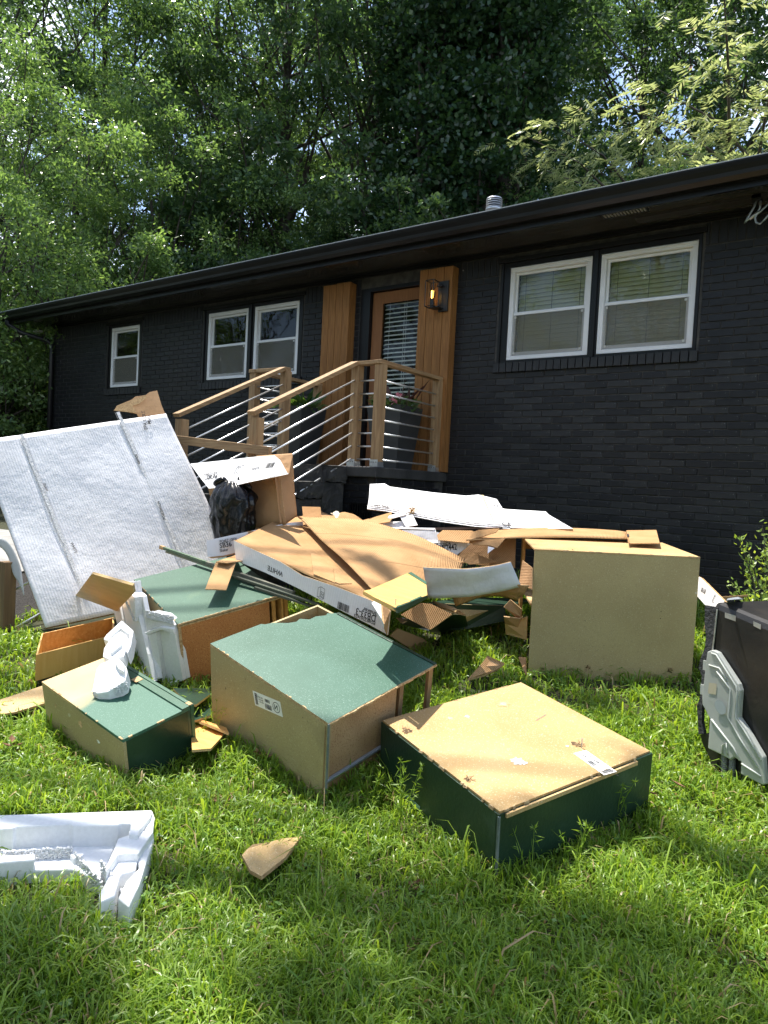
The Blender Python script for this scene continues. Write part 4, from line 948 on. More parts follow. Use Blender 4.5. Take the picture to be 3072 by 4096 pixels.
# --- tall raw cabinet, right
w, d, h = 1.046, .812, .844
Tc = Cab('sink_cabinet', (.044, -2.401, .306), (30.543, -.518, 2.22), (w, d, h), 'big raw particleboard cabinet standing upright with a cardboard strip on top')
Tc.slab('back_panel', 0, w, 0, .011, 0, h-.0125, PARTO if False else mat('raw_cabinet_back', (.375, .285, .135), (.445, .35, .17), 2.2, .6, .2, 160, extra=spec_layers(((.30, .24, .12), 170, .56, .68, 3), ((.52, .45, .28), 150, .6, .7, 3), ((.30, .24, .13), 2.6, .66, .8, 4)), dist=.002))
Tc.slab('side_panel', 0, w, 0, d, h-.012, h, PART); Tc.slab('side_panel', .02, w-.02, .02, d-.02, .0, .014, VENEER)
Tc.slab('floor_panel', w-.016, w, .0115, d, .0, h-.0125, PART); Tc.slab('front_edge', 0, w-.017, d-.018, d, .75, h-.0125, ORWOOD)
Tc.slab('inner_panel', .01, .30, .0125, .02, .02, h-.02, ORWOOD); Tc.slab('rail', -.001, .02, d-.10, d, .0, h-.013, ORWOOD)
Tc.slab('shelf', .02, w-.02, .25, d-.02, .42, .436, VENEER)
def chips(cb, a, b, n, seed, inward):
    """worn, splintered bites along a panel edge"""
    r = np.random.default_rng(seed); L_ = []; a, b, inward = np.array(a, float), np.array(b, float), np.array(inward, float)
    for i in range(n):
        t = r.uniform(0, 1); l = r.uniform(.006, .035)/np.linalg.norm(b-a); o = a+(b-a)*t; d1 = (b-a)*l; d2 = inward*r.uniform(.002, .009); up = np.array([0, 0, .0016])
        pts = [o, o+d1*.3+d2*.8, o+d1*.6+d2, o+d1]; V = [cb.P(*(p+up)) for p in pts]+[cb.P(*(p-np.array([0, 0, r.uniform(.004, .012)])-inward*.0022)) for p in pts]
        L_.append((V, [(0, 3, 2, 1), (0, 4, 7, 3), (0, 1, 5, 4), (3, 7, 6, 2), (4, 5, 6, 7)]))
    return obj('chipped_edge', join(*L_), TORN, cb.e, kind='stuff')
chips(Nc, (0, .0, .424), (0, .913, .424), 9, 1, (1, 0, 0)); chips(G, (0, 0, .317), (0, .848, .317), 12, 2, (1, 0, 0)); chips(G, (0, 0, .317), (.78, 0, .317), 7, 3, (0, 1, 0)); chips(G, (0, .84, .317), (.85, .84, .317), 14, 7, (0, -1, 0))
chips(Tc, (0, 0, .844), (1.046, 0, .844), 16, 4, (0, 1, 0)); chips(Oc, (0, 0, .448), (.714, 0, .448), 14, 5, (0, 1, 0)); chips(Oc, (0, 0, .448), (0, .8, .448), 16, 6, (1, 0, 0))
# labels with barcodes
LAB = mat('paper_label', (.78, .78, .76), rough=.5)
def label_(par, p, xd, yd, wd, ht, letter, top):
    p = np.array(p, float); xd = np.array(xd)/np.linalg.norm(xd); yd = np.array(yd)/np.linalg.norm(yd)
    n = np.cross(xd, yd)
    if np.dot(n, CAMP-p) < 0: n = -n
    lb = obj('label', ([p+n*.001, p+xd*wd+n*.001, p+xd*wd+yd*ht+n*.001, p+yd*ht+n*.001], [(0, 1, 2, 3)]), LAB, par)
    a = .0022; c = p+xd*ht*.5+yd*ht*.5; rr = ht*.34
    seg = [(rr*math.cos(t), rr*math.sin(t), rr*math.cos(t+.35), rr*math.sin(t+.35)) for t in np.arange(0, 6.28, .35)]
    print_lines('ring', seg, .003, c, xd, yd, INK, lb, a)
    write(letter, c-xd*ht*.13-yd*ht*.16, xd, yd, ht*.34, INK, lb, a)
    barcode(p+xd*ht*1.05+yd*ht*.1, xd, yd, wd*.24, ht*.34, INK, lb, 4); barcode(p+xd*ht*1.15+yd*ht*.56, xd, yd, wd*.18, ht*.22, INK, lb, 7)
    for i, tx in enumerate(top): write(tx, p+xd*(ht*1.05+wd*.27)+yd*(ht*(.68-.16*i)), xd, yd, ht*.10, INK, lb, a)
    barcode(p+xd*(wd-.028)+yd*ht*.1, xd, yd, .02, ht*.8, INK, lb, 9)
hG = .309+.008
label_(G.e, G.P(.889-.36, .245-.02, hG), -G.M[:, 1]*1.0+G.M[:, 0]*.0, G.M[:, 0], .215, .085, 'G', ['W361230', 'W361230', '01/30/2023', 'NET WT 48.5']) if False else None
l0 = at(*(2293.9, 3013.7), pl=(G.P(0, 0, hG), G.M[:, 2])); l1 = at(*(2416.1, 3101.5), pl=(G.P(0, 0, hG), G.M[:, 2])); l2 = at(*(2343.3, 3001.2), pl=(G.P(0, 0, hG), G.M[:, 2]))
label_(G.e, l0, l1-l0, l2-l0, float(np.linalg.norm(l1-l0)), float(np.linalg.norm(l2-l0)), 'G', ['W3612 30X12 B 02/76A', 'N.W. 21.48', 'SER 03.7.55', 'NET WT 45.8'])
pn = (Nc.P(0, 0, 0), -Nc.M[:, 0])
l0 = at(*(1132.6, 2868.9), pl=pn); l1 = at(*(1021.8, 2820.5), pl=pn); l2 = at(*(1121.3, 2807.2), pl=pn)
label_(Nc.e, l0, l1-l0, l2-l0, float(np.linalg.norm(l1-l0)), float(np.linalg.norm(l2-l0)), 'N', ['105 24 B24 18', 'SER 33.8', 'NW 41.5'])
# chips, glue stains and screw on the raw back
def blob_on(par, name, c, a, b, rad, m, seed, lift=.002, n=18, jag=.25):
    r = np.random.default_rng(seed); V = [np.array(c)+(np.array(a)*math.cos(t)+np.array(b)*math.sin(t))*rad*(1+r.uniform(-jag, jag)) for t in np.linspace(0, 6.28, n, endpoint=False)]
    nn = np.cross(a, b); nn /= np.linalg.norm(nn)
    if np.dot(nn, CAMP-np.array(c)) < 0: nn = -nn
    return obj(name, ([v+nn*lift for v in V], [tuple(range(n))]), m, par)
gp = lambda u, v: at(u, v, pl=(G.P(0, 0, hG), G.M[:, 2]))
WHT = mat('chipped_white_core', (.85, .85, .84), rough=.8); CHIP = mat('chipped_board', (.58, .36, .17), (.7, .5, .3), 60, .9)
blob_on(G.e, 'chip', gp(*(2069.0, 3046.6)), G.M[:, 0], G.M[:, 1], .026, WHT, 1, jag=.4); blob_on(G.e, 'chip', gp(*(2076.9, 3043.5))+G.M[:, 1]*-.02, G.M[:, 0], G.M[:, 1], .016, WHT, 2, .0025, jag=.5)
blob_on(G.e, 'chip', gp(*(1867.6, 2866.4)), G.M[:, 0], G.M[:, 1], .010, WHT, 3, jag=.5); blob_on(G.e, 'chip', gp(*(2010.3, 2816.3)), G.M[:, 0], G.M[:, 1], .026, PART, 4, .0015, jag=.5)
blob_on(G.e, 'chip', gp(*(2011.0, 2816.3)), G.M[:, 0], G.M[:, 1], .017, CHIP, 5, .0022, jag=.3); blob_on(G.e, 'chip', gp(*(1801.0, 2874.3)), G.M[:, 0], G.M[:, 1], .014, CHIP, 6, jag=.3)
blob_on(G.e, 'chip', gp(*(2268.8, 2985.5)), G.M[:, 0], G.M[:, 1], .006, WHT, 7)
for k, (u, v, s_) in enumerate(((225, 412, .022), (538, 658, .014), (1095, 482, .018))):
    c = gp(1450+u/1.2762, 2600+v/1.2762); blob_on(G.e, 'splinter_hole', c, G.M[:, 0], G.M[:, 1], s_, mat('dark_splinter', (.10, .06, .03), rough=.9), 30+k, .0018, jag=.6)
    obj('splinter', join(*[tube([c+G.M@np.array([rng.uniform(-.02, .02), rng.uniform(-.02, .02), 0]), c+G.M@np.array([rng.uniform(-.03, .03), rng.uniform(-.03, .03), rng.uniform(.006, .018)])], .0016, 4) for _ in range(9)]), TORN, G.e)
c = gp(*(2326.0, 2990.2)); obj('screw', tube([c, c+G.M[:, 2]*.045], .0028, 6), ZINC, G.e)
for k, st in enumerate((0, .02, .04)): write(['PARTICLE BOARD', 'MADE OF WOOD', 'LOT 5'][k], gp(*(2147.4, 2883.7))+np.array([0, 0, 0])-G.M[:, 0]*-st*.6, gp(*(2182.6, 2862.5))-gp(*(2147.4, 2883.7)), -G.M[:, 0], .008, GREYINK, G.e, .001) if k == 0 else None
tpn = (Tc.P(0, 0, 0), -Tc.M[:, 1])
for k, (u, v) in enumerate(((1052, 908), (1415, 920))):
    c = at(1400+u/1.106, 1850+v/1.106, pl=tpn); blob_on(Tc.e, 'splinter_hole', c, Tc.M[:, 0], Tc.M[:, 2], .013, mat('dark_splinter2', (.10, .07, .03), rough=.9), 40+k, .0015, jag=.6)
    obj('splinter', join(*[tube([c, c+Tc.M@np.array([rng.uniform(-.025, .025), -rng.uniform(.004, .02), rng.uniform(-.025, .025)])], .0015, 4) for _ in range(8)]), TORN, Tc.e)
for k, (u, v) in enumerate(((1530, 577), (1373, 690), (1040, 700), (1376, 660), (985, 385), (1535, 422))):
    c = at(1400+u/1.106, 1850+v/1.106, pl=tpn); blob_on(Tc.e, 'nail_hole', c, Tc.M[:, 0], Tc.M[:, 2], .003, WHT if k == 0 else INK, 50+k, .0015)
for k, (u, v, s_, m_) in enumerate(((370, 868, .010, TORN), (535, 992, .016, CHIP), (462, 932, .012, mat('filler_smear', (.5, .45, .3), rough=.7)), (655, 1105, .012, WHT))):
    c = at(u/1.659, 2300+v/1.659, pl=(Sc.P(0, 0, 0), -Sc.M[:, 0])); blob_on(Sc.e, 'chip', c, Sc.M[:, 1], Sc.M[:, 2], s_, m_, 60+k, .0015, jag=.5)
for k, (u, v) in enumerate(((232, 685), (350, 628), (697, 858), (727, 882))):
    c = at(750+u/1.5082, 2300+v/1.5082, pl=pn); blob_on(Nc.e, 'scuff', c, Nc.M[:, 1]*.5, Nc.M[:, 2], .008 if k == 0 else .004, mat('scuff', (.08, .07, .05), rough=.8), 70+k, .0015, jag=.5)

# ================================================================== FOAM, DRAWER, LOOSE PANELS ON THE LEFT
def chunk(name, parts, label, m=FOAM, mr=FOAMR):
    e = empty(name, np.array(parts[0][1][0]).mean(0) if False else parts[0][2], label, 'foam packing'); return e
def extrude(pts, th, back):
    """solid from a front outline and a back direction (metres)"""
    P = [np.array(p, float) for p in pts]; b = np.array(back, float); b = b/np.linalg.norm(b)*th; k = len(P)
    V = P+[p+b for p in P]; F = [tuple(range(k)), tuple(range(k, 2*k))[::-1]]+[(i, i+k, (i+1) % k+k, (i+1) % k) for i in range(k)]
    a = np.zeros(3)
    for i in range(k): a += np.cross(P[i]-P[0], P[(i+1) % k]-P[0])
    if np.dot(a, b) > 0: F = [f[::-1] for f in F]
    return V, F
def foam_piece(e, pts, th, back, name='foam_block', rough=False, bev=.004): return obj(name, extrude(pts, th, back), FOAMR if rough else FOAM, e, bevel=bev)
def crumbs(e, a, b, wdir, wd, n, s, name='broken_edge', seed=0):
    """a strip of torn foam beads along a broken edge"""
    r = np.random.default_rng(seed); V, F = [], []; a, b, wdir = np.array(a), np.array(b), np.array(wdir, float); wdir /= np.linalg.norm(wdir)
    P = []
    for i in range(n):
        c = a+(b-a)*r.uniform(0, 1)+wdir*wd*r.uniform(0, 1)+r.normal(size=3)*s*.25; R_ = s*r.uniform(.5, 1.1); k = len(V)
        for q in ((1, 0, 0), (-1, 0, 0), (0, 1, 0), (0, -1, 0), (0, 0, 1), (0, 0, -1)): V.append(c+np.array(q)*R_*r.uniform(.7, 1.1))
        F += [(k, k+2, k+4), (k+2, k+1, k+4), (k+1, k+3, k+4), (k+3, k, k+4), (k+2, k, k+5), (k+1, k+2, k+5), (k+3, k+1, k+5), (k, k+3, k+5)]
    return obj(name, (V, F), FOAMR, e, smooth=True, kind='stuff')
D_ = lambda x, y: (x/1.659, 2300+y/1.659)
# chunk lying on the small cabinet
top = (Sc.P(0, 0, h0 := .298), Sc.M[:, 2])
fe = empty('foam_chunk', at(*D_(740, 700), pl=top), 'broken white foam chunk with square notches lying on the small green cabinet', 'foam packing')
pl_f = (Sc.P(.2, .42, .298)+Sc.M[:, 2]*.085, Sc.M[:, 2]*.8+np.array([.1, -.55, .1]))
fq = lambda L: [at(*D_(x, y), pl=pl_f) for x, y in L]
bk = -Sc.M[:, 2]*.6+np.array([.05, .35, 0])*.3
foam_piece(fe, fq([(612, 770), (640, 625), (665, 590), (725, 565), (765, 545), (800, 570), (838, 610), (845, 640), (830, 705), (762, 745), (715, 775), (645, 785)]), .075, bk)
foam_piece(fe, fq([(682, 540), (690, 485), (735, 420), (800, 372), (842, 400), (850, 440), (838, 480), (822, 540), (765, 548), (725, 562)]), .07, bk)
foam_piece(fe, fq([(686, 425), (705, 395), (808, 300), (885, 368), (868, 470), (846, 520), (832, 500), (858, 395), (800, 355), (735, 408), (716, 436)]), .075, bk)
foam_piece(fe, [p+np.array(pl_f[1])*.012 for p in fq([(735, 505), (805, 440), (820, 452), (815, 475), (745, 532)])], .03, bk)
foam_piece(fe, [p+np.array(pl_f[1])*.02 for p in fq([(770, 545), (800, 570), (838, 612), (836, 660), (800, 640), (775, 600)])], .03, bk)
crumbs(fe, *fq([(612, 775), (760, 748)]), np.array(bk), .05, 240, .006, seed=1); crumbs(fe, *fq([(760, 748), (838, 700)]), np.array(bk), .05, 120, .006, seed=2)
# tall foam liner leaning on the orange cabinet
fl = empty('foam_liner', (-1.6, -4.15, .2), 'tall white foam liner broken at the top, leaning on the orange sided cabinet', 'foam packing')
c0 = Oc.P(-.05, .05, .4)
pA = plane3(Oc.P(-.10, .62, -.02), Oc.P(-.10, .62, .5)+np.array([.06, .03, 0]), Oc.P(-.13, -.10, -.02))
fA = lambda L, o=0: [at(*D_(x, y), pl=pA)+pA[1]*o for x, y in L]
bA = -pA[1]
foam_piece(fl, fA([(752, 105), (800, 95), (822, 60), (905, 40), (915, 115), (945, 140), (968, 262), (975, 330), (1000, 470), (1050, 690), (960, 650), (880, 600), (845, 560), (830, 470), (790, 295), (745, 165)]), .03, bA)
foam_piece(fl, fA([(752, 105), (790, 100), (830, 290), (850, 400), (850, 560), (835, 520), (790, 300), (765, 215), (743, 165)], .02), .018, bA)
foam_piece(fl, fA([(826, 62), (905, 38), (916, 112), (944, 140), (950, 300), (910, 170), (870, 130)], .05), .05, bA, rough=True)
foam_piece(fl, fA([(905, 170), (925, 165), (1010, 520), (1045, 700), (1020, 680), (985, 560)], .03), .03, bA)
foam_piece(fl, fA([(870, 590), (940, 600), (1048, 700), (1000, 690), (920, 640)], .035), .04, bA)
crumbs(fl, *fA([(835, 60), (945, 300)], .052), np.array([-.3, 0, 1]), .02, 420, .007, seed=4); crumbs(fl, *fA([(752, 103), (822, 62)], .02), bA, .03, 90, .006, seed=5)
pB = plane3(Oc.P(-.045, .16, -.05), Oc.P(-.045, .16, .4)+np.array([.03, 0, 0]), Oc.P(.035, -.10, -.05)); fB = lambda L, o=0: [at(*D_(x, y), pl=pB)+pB[1]*o for x, y in L]
bB = -pB[1]
foam_piece(fl, fB([(985, 370), (1090, 330), (1170, 345), (1185, 380), (1240, 690), (1120, 745), (1048, 700)]), .03, bB)
foam_piece(fl, fB([(985, 372), (1090, 332), (1172, 345), (1185, 382), (1095, 352), (1010, 388)], .03), .04, bB)
foam_piece(fl, fB([(1012, 388), (1060, 370), (1110, 715), (1052, 700), (1030, 470)], .028), .03, bB)
foam_piece(fl, fB([(1150, 375), (1185, 380), (1238, 690), (1195, 700)], .028), .03, bB); foam_piece(fl, fB([(1068, 712), (1195, 690), (1200, 705), (1120, 742)], .03), .03, bB)
foam_piece(fl, fB([(970, 262), (1010, 250), (1095, 270), (1170, 330), (1172, 348), (1090, 334), (990, 366), (975, 310)], .01), .06, bB, rough=True)
crumbs(fl, *fB([(980, 280), (1165, 320)], .015), np.array([0, 0, 1.]), .05, 560, .008, seed=6)
# maple drawer on the grass
dk = .0
z_ = .42
A_ = at(*D_(238, 530), z=.385); B_ = at(*D_(690, 415), z=.40); C2 = at(*D_(285, 352), z=.415)
ex, ey = B_-A_, C2-A_
ex = ex/np.linalg.norm(ex)*.62; ey = ey/np.linalg.norm(ey)*min(.5, np.linalg.norm(ey))
dz = np.cross(ex, ey); dz /= np.linalg.norm(dz); dz = dz*-.165 if dz[2] > 0 else dz*.165
dr = empty('drawer', A_+dz, 'empty natural wood drawer on the grass in front of the big white carton', 'drawer')
def dbox(name, o, a, b, c, m): obj(name, obox(o, a, b, c), m, dr, bevel=.0015)
ux, uy, uz = ex/np.linalg.norm(ex), ey/np.linalg.norm(ey), dz/np.linalg.norm(dz)
dbox('front_board', A_, ex, uy*.014, dz, MAPLE); dbox('back_board', A_+ey-uy*.014, ex, uy*.014, dz, ORWOOD)
dbox('side_board', A_+uy*.0145, ux*.014, ey-uy*.029, dz, MAPLE); dbox('side_board', A_+ex-ux*.014+uy*.0145, ux*.014, ey-uy*.029, dz, MAPLE)
dbox('bottom_board', A_+ux*.0145+uy*.0145+dz*.93, ex-ux*.029, ey-uy*.029, uz*.006, ORWOOD)
# tilted cabinet door blank
dp = plane3(at(*D_(500, 135), z=.55), at(*D_(770, 235), z=.52), at(*D_(605, -5), z=.86))
pd = plate([at(*D_(x, y), pl=dp) for x, y in ((500, 138), (608, -8), (880, 70), (890, 120), (775, 240))], .016)
meta(put('shelf_board', pd, [VENEER, VENEER, PART]), 'tan veneered shelf board tilted between the drawer and the white carton', 'board')
# green painted stick lying across
s0 = at(*(658.2, 2193.5), z=.955); s1 = at(*(1175.4, 2369.8), z=.79)
st = empty('wood_strip', s0, 'long thin green painted stick with a bare broken tip lying across the cabinet tops', 'wood strip')
obj('strip', bar(s0, s0+(s1-s0)*.36, .028, .020), mat('worn_green_strip', (.055, .11, .065), (.13, .17, .11), 9, .55), st); obj('strip', bar(s0+(s1-s0)*.361, s1, .028, .020), mat('weathered_strip', (.10, .105, .08), (.17, .165, .13), 9, .6), st); obj('strip', bar(s0+(s1-s0)*.02-[0, 0, .02], s1-[0, 0, .02], .026, .012), mat('grey_strip_side', (.17, .18, .13), rough=.6), st)
tip = s0-(s1-s0)/np.linalg.norm(s1-s0)*.05; obj('bare_tip', bar(tip, s0-(s1-s0)/np.linalg.norm(s1-s0)*.001, .024, .026), TORN, st)
# second dark strips under it
for k, (a, b, c, d, lb) in enumerate(((1200, 1030, 1640, 1175, 'dark wood strip under the printed carton tray, upper one'), (1300, 1085, 1620, 1190, 'thin dark wood strip under the printed carton tray, lower one'))):
    o = obj('wood_strip', bar(at(a/1.2762, 1500+b/1.2762, z=.84-k*.03), at(c/1.2762, 1500+d/1.2762, z=.74-k*.03), .03, .014), mat('dark_strip', (.06, .07, .05), rough=.6)); meta(o, lb, 'wood strip')
# ================================================================== BIG LEANING CARTON
BLc, BRc, TRc = (CAMP+k_*(np.array(p_)-CAMP) for p_, k_ in (((-3.316, -3.87, .231), .96), ((-2.808, -2.465, .716), .955), ((-3.425, -2.738, 2.151), .99)))
bp_ = plane3(BLc, BRc, TRc)
q = lambda u, v, o=0: at(u, v, pl=bp_)+bp_[1]*o
c_bl, c_br, c_tr, c_tl = q(182, 2512), q(985, 2340), q(664, 1653), q(-95, 1765)
big = empty('flattened_carton', (c_bl+c_br)/2, 'huge white flattened carton leaning at the left, with taped seams and torn corner', 'carton')
def crease(s, t):
    return -.006*math.exp(-((s-.20)/.012)**2)-.006*math.exp(-((s-.72)/.014)**2)+.004*math.sin(9*t+s*3)
put('front_panel', sheet(c_bl, c_br, c_tr, c_tl, .008, 60, 40, crease, .003, 1), [CARDW, CARDIN, CARDE], big, smooth=True)
nb = bp_[1]
V_, m_, u_ = sheet(c_bl-nb*.035, c_br-nb*.035, c_tr-nb*.035, c_tl-nb*.035, .006, 6, 6, None, .003, 2); put('rear_panel', (V_, m_, u_), [CARDIN, CARDIN, CARDE], big)
ed = (c_tl-c_bl)
obj('side_panel', obox(c_bl-nb*.0345, (c_br-c_bl)*.004, ed, nb*.026), CARDIN, big)
# seams: paper tape strips with rough edges
for k, (a, b, c, d) in enumerate(((85, 1740, 345, 2400), (470, 1650, 755, 2290))):
    seg = []; r = np.random.default_rng(k); N_ = 36
    for i in range(N_+1):
        t = i/N_; u = a+(c-a)*t; v = b+(d-b)*t; wob = r.normal()*1.6
        seg.append((q(u-6+wob, v, .004), q(u+6+wob+r.normal()*1.5, v-3, .004)))
    V = [p for s in seg for p in s]; F = [(2*i, 2*i+1, 2*i+3, 2*i+2) for i in range(N_)]
    o = obj('seam_tape', (V, F), mat('paper_tape', (.60, .595, .59), (.72, .715, .71), 30, .7, .7, 60, dist=.006), big); sm__ = o.modifiers.new('thick', 'SOLIDIFY'); sm__.thickness = .001
    obj('crease_line', join(*[tube([q(a+(c-a)*i/N_+dx, b+(d-b)*i/N_, .0015) for i in range(N_+1)], .0012, 4) for dx in (-10, 9)]), mat('crease_grey', (.56, .55, .54), rough=.8), big)
# torn brown corner flap behind the top edge
tf = [(455, 1632), (458, 1618), (470, 1613), (520, 1592), (535, 1580), (575, 1575), (592, 1562), (622, 1556), (640, 1615), (655, 1652), (640, 1675), (560, 1690), (540, 1650)]
put('torn_flap', plate([q(u, v, -.02)+np.array([0, .02, 0]) for u, v in tf], .005), [CARDIN, CARDIN, CARDE], big)
put('torn_flap', plate([q(u, v, -.008) for u, v in ((455, 1640), (470, 1620), (530, 1598), (580, 1578), (586, 1590), (560, 1612), (530, 1622), (548, 1650), (500, 1645))], .004), [CARDE, CARDIN, CARDE], big)
xq = q(560, 1700)-q(560, 1800); xq /= np.linalg.norm(xq)
def wr(s, u, v, u2, v2, h, par, qq, m=INK): p0 = qq(u, v); return write(s, p0, qq(u2, v2)-p0, np.cross(qq(u2, v2)-p0, bp_[1])*-1 if False else np.cross(bp_[1], qq(u2, v2)-p0), h, m, par, .009)
wr('EPA CERT', 590, 1720, 583, 1672, .030, big, q); wr('Made', 603, 1698, 600, 1665, .028, big, q)
wr('WHITE', *(280.5, 2172.3), *(293.8, 2201.3), .022, big, q); wr('Shaker', *(170.8, 1934.9), *(186.5, 1966.2), .020, big, q); wr('PO#EZ091624', *(662.1, 2078.3), *(644.1, 2025.0), .020, big, q); wr('RB09624', *(561.0, 1856.5), *(544.6, 1813.4), .018, big, q)
# plastic film hanging at its left edge
fp = lambda x, y, o: q(x/3.687, 2100+y/3.687, o)
S2 = [(fp(-90, 190, .03), fp(-90, 330, .03)), (fp(20, 210, .05), fp(-20, 330, .04)), (fp(110, 260, .05), fp(60, 380, .03)), (fp(200, 380, .045), fp(120, 480, .03)), (fp(265, 520, .04), fp(170, 620, .03)), (fp(310, 650, .03), fp(190, 740, .02)), (fp(335, 780, .03), fp(240, 800, .02)), (fp(350, 950, .03), fp(300, 900, .02)), (fp(365, 1095, .03), fp(345, 1040, .02))]
V = [p for s in S2 for p in s]; fo = obj('plastic_film', (V, [(2*i, 2*i+1, 2*i+3, 2*i+2) for i in range(len(S2)-1)]), mat('milky_film', (.62, .64, .64), rough=.25, trans=.5), smooth=True)
so_ = fo.modifiers.new('s', 'SUBSURF'); so_.levels = 2; so_.render_levels = 2; so2 = fo.modifiers.new('t', 'SOLIDIFY'); so2.thickness = .0015
meta(fo, 'milky plastic film hanging from the left edge of the big white carton', 'film')
# ================================================================== OPEN CARTON, BAG, LABELLED SLAB BEHIND
bx_ = empty('open_carton', at(1150, 2080, y=-2.95), 'open brown carton with white printed flap standing behind the black bag', 'carton')
LL = lambda x, y: (600+x/2.552, 1750+y/2.552)
py = lambda x, y, yy: at(*LL(x, y), y=yy+.18)
put('back_panel', sheet(py(690, 960, -2.95), py(1380, 890, -3.02), py(1310, 250, -3.02), py(560, 320, -2.95), .005, 8, 8, None, .004, 3), [CARDIN, CARDIN, CARDE], bx_, smooth=True)
put('side_panel', sheet(py(1375, 893, -3.02), py(1500, 800, -2.86), py(1455, 158, -2.86), py(1200, 205, -3.02), .005, 8, 8, None, .003, 4), [CARDIN, CARDIN, CARDE], bx_, smooth=True)
put('side_panel', sheet(py(1330, 880, -3.035), py(1395, 870, -2.98), py(1330, 380, -2.98), py(1275, 400, -3.035), .004, 4, 6, None, .002, 5), [CARDIN, CARDIN, CARDE], bx_)
put('inner_liner', sheet(py(1085, 188, -3.03), py(1455, 158, -2.90), py(1420, 365, -3.0), py(1180, 330, -3.06), .004, 6, 4, None, .002, 6), [CARDIN, CARDIN, CARDE], bx_)
fpl = plane3(py(440, 280, -3.02), py(1270, 182, -3.05), py(1000, 455, -3.19))
ff = lambda x, y, o=0: at(*LL(x, y), pl=fpl)+fpl[1]*o
flp = [(410, 268), (700, 238), (1085, 195), (1270, 183), (1330, 232), (1400, 358), (1415, 372), (1225, 412), (1015, 455), (800, 505), (600, 520), (520, 420)]
put('white_flap', plate([ff(*p) for p in flp], .005), [CARDW, CARDIN, CARDE], bx_)
put('tape', plate([ff(x, y, .002) for x, y in ((1085, 198), (1268, 186), (1330, 235), (1400, 360), (1222, 408))], .001), [mat('sheer_tape', (.60, .585, .57), rough=.25)]*3, bx_)
fx = ff(760, 300)-ff(560, 330); fy = ff(700, 250)-ff(720, 500)
write('PO#EZ112924', ff(545, 392, .001), ff(685, 372)-ff(545, 392), fy, .028, INK, bx_, .003, width=float(np.linalg.norm(ff(682, 372)-ff(545, 392)))); write('SB36', ff(560, 432, .001), ff(685, 415)-ff(560, 432), fy, .045, INK, bx_, .003, width=float(np.linalg.norm(ff(684, 415)-ff(560, 432))))
write('WHITE', ff(1030, 340), ff(1112, 325)-ff(1030, 340), fy, .030, INK, bx_, .003, width=float(np.linalg.norm(ff(1112, 325)-ff(1030, 340)))); barcode(ff(1175, 318, .002), ff(1250, 308)-ff(1175, 318), fy, .085, .05, INK, bx_); cab_icon(ff(855, 372), fx, fy, .075, INK, bx_)
# black bin bag, tied at the top
from mathutils import noise as _n
def bag():
    cx, cy, cz = at(935, 2020, y=-2.98); V, F = [], []; nu, nv = 72, 48; H0 = at(930, 1925, y=-2.98)[2]; Z0_ = at(930, 2160, y=-2.98)[2]-.05
    for j in range(nv+1):
        t = j/nv; z = Z0_+(H0-Z0_)*t
        rad = .185*(.86+.14*math.sin(t*3.0)) if t < .72 else .185*(.98-((t-.72)/.28)**1.7*.68)
        for i in range(nu):
            a = 2*math.pi*i/nu
            # long stretched folds running up to the knot, sharper towards the top
            f = 0
            for q_, (fr_q, sp_, am_) in enumerate(((3, .6, .020), (7, -.9, .013), (12, 1.3, .007))):
                ph = a*fr_q+sp_*math.sin(t*2.6+q_)*2+_n.noise(Vector((a, t*2, q_)))*2.2; f += am_*(1-abs(math.sin(ph)))*(.5+t)
            cr = _n.noise(Vector((math.cos(a)*3, math.sin(a)*3, t*7)))*.012+_n.noise(Vector((math.cos(a)*7, math.sin(a)*7, t*16)))*.004
            rr = rad+f+cr-.012; lean = (t-.5)*-.03
            V.append((cx+math.cos(a)*rr+lean, cy+math.sin(a)*rr*.8, z))
    for j in range(nv):
        for i in range(nu): a, b = j*nu+i, j*nu+(i+1) % nu; F.append((a, b, b+nu, a+nu))
    F.append(tuple(range(nu))[::-1]); F.append(tuple(range(nv*nu, (nv+1)*nu)))
    e = empty('bin_bag', (cx, cy, Z0_), 'full black plastic bin bag with knotted ears between the white cartons', 'bin bag')
    obj('bag', (V, F), PLASTIC, e, smooth=True)
    bgp = lambda x, y, yy=-3.2: at(*LL(x, y), y=yy+.18)
    for k, L_ in enumerate(([(625, 465), (660, 430), (735, 382), (760, 400), (775, 460), (730, 500), (640, 515)], [(650, 510), (735, 385), (800, 425), (830, 470), (760, 520), (690, 530)], [(875, 385), (920, 385), (985, 440), (1030, 500), (1020, 560), (960, 500), (880, 440)], [(780, 430), (880, 420), (960, 470), (990, 520), (900, 520), (800, 490)])):
        P = [bgp(x, y, -3.22+.03*k+.02*((i*7) % 3)) for i, (x, y) in enumerate(L_)]; c = sum(P)/len(P)+np.array([0, -.05, .01]); Vv = P+[c]+[p+np.array([0, .05, -.01]) for p in P]; n = len(P)
        Fv = [(i, (i+1) % n, n) for i in range(n)]+[(i, i+n+1, (i+1) % n+n+1, (i+1) % n) for i in range(n)]+[tuple(range(n+1, 2*n+1))[::-1]]
        o = obj('tied_ear', (Vv, Fv), PLASTIC, e, smooth=True); s_ = o.modifiers.new('s', 'SUBSURF'); s_.levels = 1; s_.render_levels = 1
bag()
